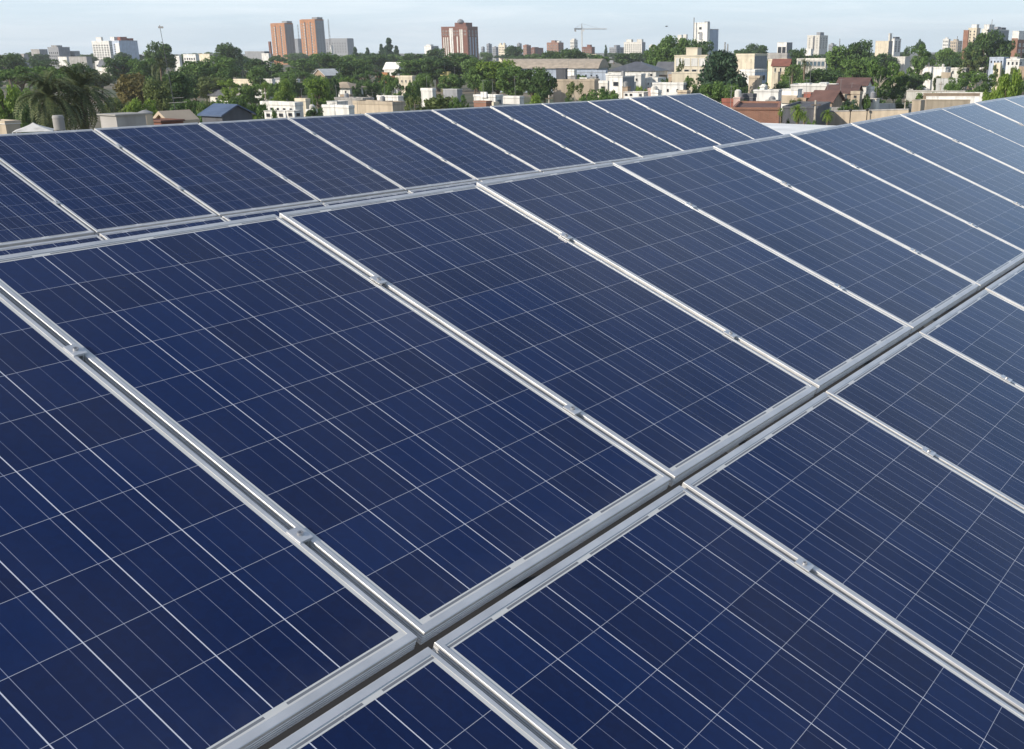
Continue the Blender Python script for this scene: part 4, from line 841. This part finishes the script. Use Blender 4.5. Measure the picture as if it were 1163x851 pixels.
trees = [
 (6,61,44,360,'broad','dark','dark bushy treetop at the left edge of the skyline'),
 (48,67,40,420,'broad','dark','dark treetop below the grey concrete blocks'),
 (20,73,62,215,'flat','mid','flat topped green tree at the left edge above the palms'),
 (52,72,60,225,'flat','mid','flat topped green tree left of centre behind the palms'),
 (88,71,52,260,'broad','dark','dark round tree behind the right date palm'),
 (4,97,48,128,'broad','bright','bright light green tree at the left edge below the flat topped one'),
 (28,101,34,132,'broad','mid','green tree squeezed between the bright tree and the left palm'),
 (30,112,40,115,'bush','dark','dark thick bush under the bright tree at the left edge'),
 (137,63,52,330,'broad','dark','dark tree right below the white apartment block'),
 (113,82,30,300,'broad','olive','olive shrubby tree between palm and brownish tree'),
 (161,66,42,300,'broad','mid','green tree left of the wind vane mast'),
 (148,82,58,172,'broad','brown','brownish tree turning yellow left of the mast'),
 (133,103,44,150,'bush','olive','olive yellow bush below the brownish tree'),
 (158,104,46,140,'bush','bright','light green bush at the foot of the brownish tree'),
 (122,110,34,145,'wisp','olive','loose olive shrub right of the date palms'),
 (181,48,38,360,'broad','dark','round dark treetop behind the wind vane mast'),
 (198,82,56,180,'dense','dark','big dark green tree right of the mast'),
 (178,90,40,165,'broad','olive','olive green tree directly behind the mast'),
 (206,112,46,132,'bush','dark','dark bush at the foot of the big dark tree by the mast'),
 (225,119,30,128,'bush','mid','small green bush left of the blue roofed shed'),
 (222,68,56,300,'broad','mid','wide green tree in the middle of the left grove'),
 (250,64,50,320,'broad','mid','green tree in the left grove below the tall round one'),
 (258,49,34,420,'broad','dark','tall dark round treetop left of the brick towers'),
 (272,57,14,430,'conifer','blue','small bluish pointed tree beside the tall round treetop'),
 (219,85,38,245,'broad','dark','round olive dark tree left of the open pergola'),
 (240,87,42,240,'broad','olive','round grey green tree over the pergola'),
 (262,89,38,222,'open','bright','bright green tree right of the pergola'),
 (284,95,34,222,'broad','mid','green tree left of the white veranda house'),
 (279,68,26,400,'wisp','blue','grey blue thin tree right of the tall round treetop'),
 (291,66,36,360,'broad','dark','dark tree left of the left brick tower foot'),
 (306,72,44,340,'broad','dark','dark tree under the left brick tower'),
 (318,90,34,228,'open','mid','small round tree with clear trunk left of the bright one','palebark'),
 (359,88,38,205,'broad','bright','bright round tree in front of the white bungalow'),
 (333,78,46,330,'flat','mid','low flat green tree above the small round trees'),
 (344,66,48,400,'broad','mid','green tree at the foot of the right brick tower'),
 (366,60,46,430,'broad','mid','green tree right of the right brick tower'),
 (386,62,50,430,'broad','mid','wide green tree under the long hazy grey block'),
 (408,66,40,410,'broad','mid','green tree left of the dark conifers'),
 (397,70,40,340,'broad','dark','dark tree behind the tan gabled house'),
 (419,73,32,330,'open','dark','open dark tree with visible stems left of the red house'),
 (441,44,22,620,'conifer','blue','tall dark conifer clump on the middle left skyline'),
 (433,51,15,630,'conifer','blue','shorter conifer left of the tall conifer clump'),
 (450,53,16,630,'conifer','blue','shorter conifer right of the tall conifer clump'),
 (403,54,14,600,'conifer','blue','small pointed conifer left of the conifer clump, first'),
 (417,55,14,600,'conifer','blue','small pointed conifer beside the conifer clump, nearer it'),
 (426,62,44,500,'broad','dark','broad dark tree below the conifers'),
 (466,60,36,520,'broad','dark','low dark treetop right of the conifers on the skyline'),
 (494,55,30,520,'broad','dark','dark treetop left of the brown striped tower'),
 (357,116,26,150,'bush','dark','round dark bush beside the white cube house'),
 (311,119,14,122,'bush','mid','tiny green shrub on the flat white house'),
 (289,124,12,118,'bush','bright','tiny bright shrub right of the blue roofed shed'),
 (470,67,52,355,'broad','mid','wide green tree left of the brown striped tower foot'),
 (496,65,50,340,'broad','dark','dark green tree in front of the brown striped tower'),
 (520,61,54,345,'broad','dark','dark rounded tree below the brown striped tower'),
 (540,66,40,335,'broad','mid','green tree right of the brown tower foot'),
 (513,84,40,265,'broad','mid','green tree behind the yellow house'),
 (548,72,42,250,'broad','mid','green tree at the left of the large grove'),
 (564,68,56,250,'broad','bright','sunlit green tree in the large grove left of the arched warehouse'),
 (583,74,52,235,'broad','mid','dense green tree in the large grove right of the sunlit one'),
 (604,77,46,230,'broad','dark','dark tree at the right end of the large grove'),
 (495,101,80,150,'bush','olive','big loose olive shrub just above the solar panels'),
 (472,105,40,148,'wisp','olive','thin shrub left of the big loose shrub'),
 (520,108,36,146,'wisp','mid','green shrub right of the big loose shrub'),
 (604,103,34,142,'bush','bright','bright green bush right of the long white parapet house'),
 (584,52,26,640,'broad','dark','dark treetop in front of the grey skyline blocks'),
 (486,86,22,270,'wisp','olive','spiky shrub beside the two storey cream house'),
 (618,80,36,212,'broad','dark','dark tree left of the beige cluttered building'),
 (629,58,36,460,'broad','dark','dark trees below the brick red block'),
 (650,55,38,450,'broad','dark','dark treetop under the crane'),
 (681,62,28,430,'broad','mid','small green tree under the dark brown square block'),
 (715,60,44,520,'broad','dark','dark low tree below the pale twin topped block'),
 (688,52,8,720,'conifer','blue','narrow poplar between the brown and grey blocks'),
 (656,89,40,172,'wisp','olive','half bare tree with pale stems in front of the beige building','palebark'),
 (684,94,44,170,'bush','mid','green bushy tree below the white cube house'),
 (664,104,30,160,'bush','mid','green shrub between the half bare tree and the bushy one'),
 (643,108,24,158,'bush','dark','dark shrub left of the half bare tree'),
 (744,56,36,360,'broad','mid','green tree at the left foot of the green hill of trees'),
 (754,46,40,345,'broad','mid','green tree on the left slope of the green hill'),
 (768,41,46,345,'broad','mid','top tree of the green hill left of the white tower'),
 (796,45,36,340,'broad','dark','dark tree in front of the tall plain white building'),
 (781,52,40,335,'broad','dark','dark tree between the green hill and the white tower'),
 (820,55,60,212,'dense','blue','big dense dark tree in front of the cream block'),
 (785,86,32,182,'open','mid','green tree with bare stems left of the big dense dark tree'),
 (809,93,38,178,'broad','mid','low green tree under the big dense dark tree'),
 (833,95,32,176,'broad','mid','low green tree right under the big dense dark tree'),
 (846,55,34,520,'broad','dark','low dark treetop behind the cream block with shaded side'),
 (860,50,34,540,'broad','dark','rounded dark treetop right of the white tower'),
 (772,66,14,245,'wisp','olive','bare young tree before the two storey cream block'),
 (906,55,26,380,'broad','dark','dark treetop right of the water tower frame'),
 (903,72,36,262,'broad','mid','green tree right of the red tiled cream house'),
 (890,88,28,240,'bush','dark','dark bush below the red tiled cream house'),
 (922,62,30,380,'broad','dark','dark tree below the pale slim tower'),
 (937,78,52,262,'broad','dark','wide dark tree in front of the bluish glazed building'),
 (912,86,30,230,'bush','mid','green bush between the palms and the dark wide tree'),
 (955,51,48,330,'broad','mid','sunlit round tree left of the plain cream block'),
 (977,46,38,330,'broad','dark','tall dark round tree left of the plain cream block'),
 (973,66,44,280,'broad','mid','green tree below the tall dark round tree'),
 (1000,61,54,212,'open','mid','large open tree with a pale forked trunk on the right','palebark'),
 (1003,60,44,430,'broad','dark','dark tree at the foot of the plain cream block'),
 (1018,72,42,215,'open','dark','dark open tree right of the large one with forked trunk','palebark'),
 (990,100,40,205,'bush','dark','dark bush at the foot of the large open tree'),
 (963,106,34,160,'bush','blue','dark round bush right of the steep gable roof'),
 (1049,49,38,310,'open','mid','round green tree on tall stems, right of the cream skyline block','palebark'),
 (1030,53,10,520,'broad','dark','little round treetop left of the umbrella shaped one'),
 (1046,43,13,560,'flat','blue','umbrella shaped dark treetop on the right skyline'),
 (1078,55,34,420,'broad','mid','low green tree below the white pointed block'),
 (1085,66,34,360,'broad','dark','dark shrubby tree left of the hazy bare one'),
 (1104,57,42,350,'wisp','olive','hazy half bare tree below the cream tower'),
 (1124,35,44,350,'broad','dark','large hazy dark tree before the far right towers'),
 (1143,44,26,350,'broad','dark','right shoulder tree of the large hazy one'),
 (1106,46,28,355,'broad','dark','left shoulder tree of the large hazy one'),
 (1110,77,48,242,'open','mid','spreading green tree over the long white walls','palebark'),
 (1088,83,30,250,'bush','mid','green bush left of the spreading green tree'),
 (1046,104,28,205,'bush','mid','dome shaped bush between the white walls on the right'),
 (1024,108,22,195,'bush','dark','dark shrub left of the dome shaped bush'),
 (1130,86,34,118,'bush','bright','bright yellow green bush above the right panels'),
 (1149,80,36,122,'broad','bright','bright light green tree near the right edge'),
 (1118,97,24,116,'bush','bright','small bright bush left of the bright yellow green one'),
 (1165,91,24,118,'bush','mid','green bush at the right edge'),
 (1152,58,20,400,'wisp','olive','thin leaning tree left of the brick block at the right edge'),
 (936,112,20,138,'bush','mid','green bush under the steep weathered gable roof'),
 (953,117,22,128,'bush','dark','dark bush over the left end of the tan yard wall'),
 (845,113,14,138,'broad','dark','dark shrub behind the brown brick building'),
 (897,124,16,100,'bush','dark','dark low shrub by the end of the brown brick building'),
 (924,125,20,100,'bush','mid','green low shrub before the dark low shed, beside its pale post'),
 (868,92,20,225,'bush','dark','dark shrub right of the white house with blue windows'),
 (896,112,14,140,'bush','dark','dark potted bush by the white slab roofed house'),
]
for q in trees: T(*q[:7], trunk=q[7] if len(q) > 7 else 'bark', name={'bush': 'bush', 'conifer': 'conifer_tree', 'wisp': 'shrub'}.get(q[4], 'leafy_tree'), cat='bush' if q[4] == 'bush' else 'tree')
# the far belt of trees along the horizon: one of many, nothing tells them apart
for i in range(70):
    px = -20 + i*17.4 + rng.uniform(-6, 6); D = rng.uniform(480, 1000)
    T(px, 57+rng.uniform(2.0, 6.5), rng.uniform(20, 34), D, rng.choice(['broad', 'broad', 'flat']), rng.choice(['dark', 'dark', 'mid']), 'low dark treetop in the far tree belt along the horizon', group='treetops of the far tree belt')
for i in range(44):
    px = -10 + i*27 + rng.uniform(-9, 9); D = rng.uniform(290, 420)
    T(px, 78+rng.uniform(-3, 8), rng.uniform(20, 34), D, rng.choice(['broad', 'open', 'bush']), rng.choice(['dark', 'mid', 'mid']), 'small garden tree among the distant houses', group='garden trees among the houses')
AN = list(HOUSES)
for (xl, xm, yt, D) in AN:
    if xm-xl < 9 or D < 140: continue
    for i in range(1 + int((xm-xl)/22)):
        w_ = rng.uniform(6, 13); px = xl-3 + (xm-xl+4)*rng.random(); d2 = D-rng.uniform(9, 20)
        B(px, px+w_, px+w_+rng.uniform(1.5, 4), yt+rng.uniform(7, 11)*min(1.3, 220/D), d2, 'small low annex with flat roof in front of a larger house', rng.choice(['white', 'white', 'offwhite', 'cream', 'beige', 'grey', 'concrete', 'tan']),
          rmat=rng.choice(['rfgrey', 'rfwhite', 'rftan', 'rfdark', 'tiledark']), name='annex', cat='annex', par=rng.choice([.1, .3, .45]), dep=5, wl=(1, 1, yt+12, yt+15, .3, .8, 'd') if rng.random() < .5 else None)['group'] = 'low annexes among the houses'
for (xl, xm, yt, D) in AN:
    for i in range(1 + int((xm-xl)/11)):
        px = xl-2 + (xm-xl+4)*rng.random(); w_ = rng.uniform(9, 20)
        T(px, yt+rng.uniform(7, 14)*min(1.3, 230/D), w_, D-rng.uniform(5, 24), rng.choice(['bush', 'broad', 'open', 'broad']), rng.choice(['dark', 'mid', 'mid', 'bright', 'olive']), 'low garden shrub in front of a house', name='bush', group='garden shrubs in front of the houses', cat='bush')
for i in range(12):
    px = 205 + i*9 + rng.uniform(-4, 4); D = rng.uniform(135, 190)
    T(px, rng.uniform(106, 118), rng.uniform(18, 28), D, rng.choice(['broad', 'bush', 'broad']), rng.choice(['dark', 'mid', 'mid', 'olive']), 'small garden tree among the distant houses', group='garden trees among the houses')
for i in range(30):
    px = 300 + i*6.2 + rng.uniform(-4, 4); D = rng.uniform(215, 300)
    T(px, rng.uniform(84, 98), rng.uniform(16, 28), D, rng.choice(['broad', 'open', 'broad', 'bush']), rng.choice(['dark', 'mid', 'mid', 'bright']), 'small garden tree among the distant houses', group='garden trees among the houses')
for i in range(26):
    px = 560 + i*24 + rng.uniform(-9, 9); D = rng.uniform(190, 300)
    T(px, 57+rng.uniform(6500, 8800)/D, rng.uniform(14, 24), D, rng.choice(['broad', 'open', 'broad', 'bush']), rng.choice(['dark', 'mid', 'mid', 'bright']), 'small garden tree among the distant houses', group='garden trees among the houses')
# palms
def frond_mesh(seed, Lf, n=17, leaf=.42, droop=1.0):
    R = random.Random(seed); k = MB(); pts = []
    el = R.uniform(.25, .9); x = z = 0.0; st = Lf/n
    for i in range(n+1):
        pts.append((x, 0, z)); x += math.cos(el)*st; z += math.sin(el)*st; el -= droop*(1.9/n)*(.5+i/n)
    k.tube(pts, [.012*Lf*(1-.85*i/n) for i in range(n+1)], 4)
    for i in range(2, n+1):
        p = Vector(pts[i]); d = (Vector(pts[i])-Vector(pts[i-1])).normalized(); l_ = leaf*min(1, Lf/2.6)*(math.sin(math.pi*(.16+.80*i/n))**.5)
        for s in (-1, 1):
            q = (d*.75+Vector((0, s*.85, .15))).normalized(); t_ = p+q*l_*R.uniform(.85, 1.1)-Vector((0, 0, .12*l_)); w = d*.022*Lf
            k.add([p-w, p+w, t_+w*.3, t_-w*.3], [(0, 1, 2, 3)])
    return k
FROND = {}
def palm(px, yc, D, Lf, nf, label, name='date_palm', trunk_r=.38, droop=1.0, lo=-.95, fol='palm', group=None):
    p = at(px, yc, D); t = empty(name, (p.x, p.y, 0), rng.uniform(0, 6)); tag(t, label, 'palm tree')
    k = MB(); pts = []; rad = []
    for i in range(15): pts.append((.03*math.sin(i), .03*math.cos(i*1.7), p.z*i/14)); rad.append(trunk_r*(1+.10*(i % 2))*(1.12-.12*i/14))
    k.tube(pts, rad, 12); k.build('trunk', MT['bark'], t)
    ms = []
    for s in range(5):
        key = (s, Lf, droop, fol)
        if key not in FROND: FROND[key] = frond_mesh(s, Lf, droop=droop).mesh('frond', FO[fol])
        ms.append(FROND[key])
    for i in range(nf):
        o = link('frond', ms[i % 5], t); q = (i+.5)/nf
        tilt = lo + (1.3-lo)*q**.85
        o.rotation_euler = (rng.uniform(-.25, .25), -tilt+.45, i*2.39996); o.location = (0, 0, p.z+.12*q); sc = rng.uniform(.85, 1.05)*(1-.22*q); o.scale = (sc, sc, sc)
palm(55, 111, 100, 4.3, 120, 'large date palm with drooping fronds, left one of the pair')
palm(90, 104, 104, 4.6, 120, 'large dark date palm, right one of the pair')
palm(182, 76, 200, 3.4, 26, 'tall thin palm with drooping fronds behind the wind vane mast', 'tall_palm', .16, 1.4, -.3)
palm(914, 73, 232, 2.6, 30, 'taller fan of palm leaves left of the bluish glazed building', 'tall_palm', .2, 1.2, -.5)
palm(900, 82, 238, 2.4, 30, 'shorter palm between the red tiled house and the taller palm', 'tall_palm', .2, 1.2, -.5)
palm(481, 92, 280, 2.2, 26, 'small spiky palm right of the two storey cream house', 'tall_palm', .2, 1.0, -.5)

palm(906, 127, 84, .95, 60, 'bright young palm in front of the dark low shed', 'young_palm', .09, 1.1, -.9, 'bright')
palm(914, 132, 86, .6, 34, 'small bright palm beside the taller bright young palm', 'young_palm', .07, 1.1, -.8, 'bright')
palm(940, 131, 84, .75, 50, 'bright round young palm before the tan yard wall', 'young_palm', .08, 1.1, -.9, 'bright')
palm(887, 127, 86, .5, 30, 'thin bright palm at the end of the brown brick building', 'young_palm', .06, 1.2, -1.0, 'bright')
# ------------------------------------------------------------------ air
def haze():
    m = bpy.data.materials.new('haze_air'); m.use_nodes = True; n = m.node_tree.nodes; l = m.node_tree.links; n.clear()
    o = n.new('ShaderNodeOutputMaterial'); pv = n.new('ShaderNodeVolumePrincipled'); pv.inputs['Color'].default_value = (.86,.92,1,1)
    pv.inputs['Density'].default_value = HAZE; pv.inputs['Anisotropy'].default_value = .2; l.new(pv.outputs[0], o.inputs['Volume'])
    k = MB(); k.box(-4100, 4100, -4100, 4100, -1, 78); tag(k.build('haze', m), kind='stuff')
HAZE = .00017
haze()
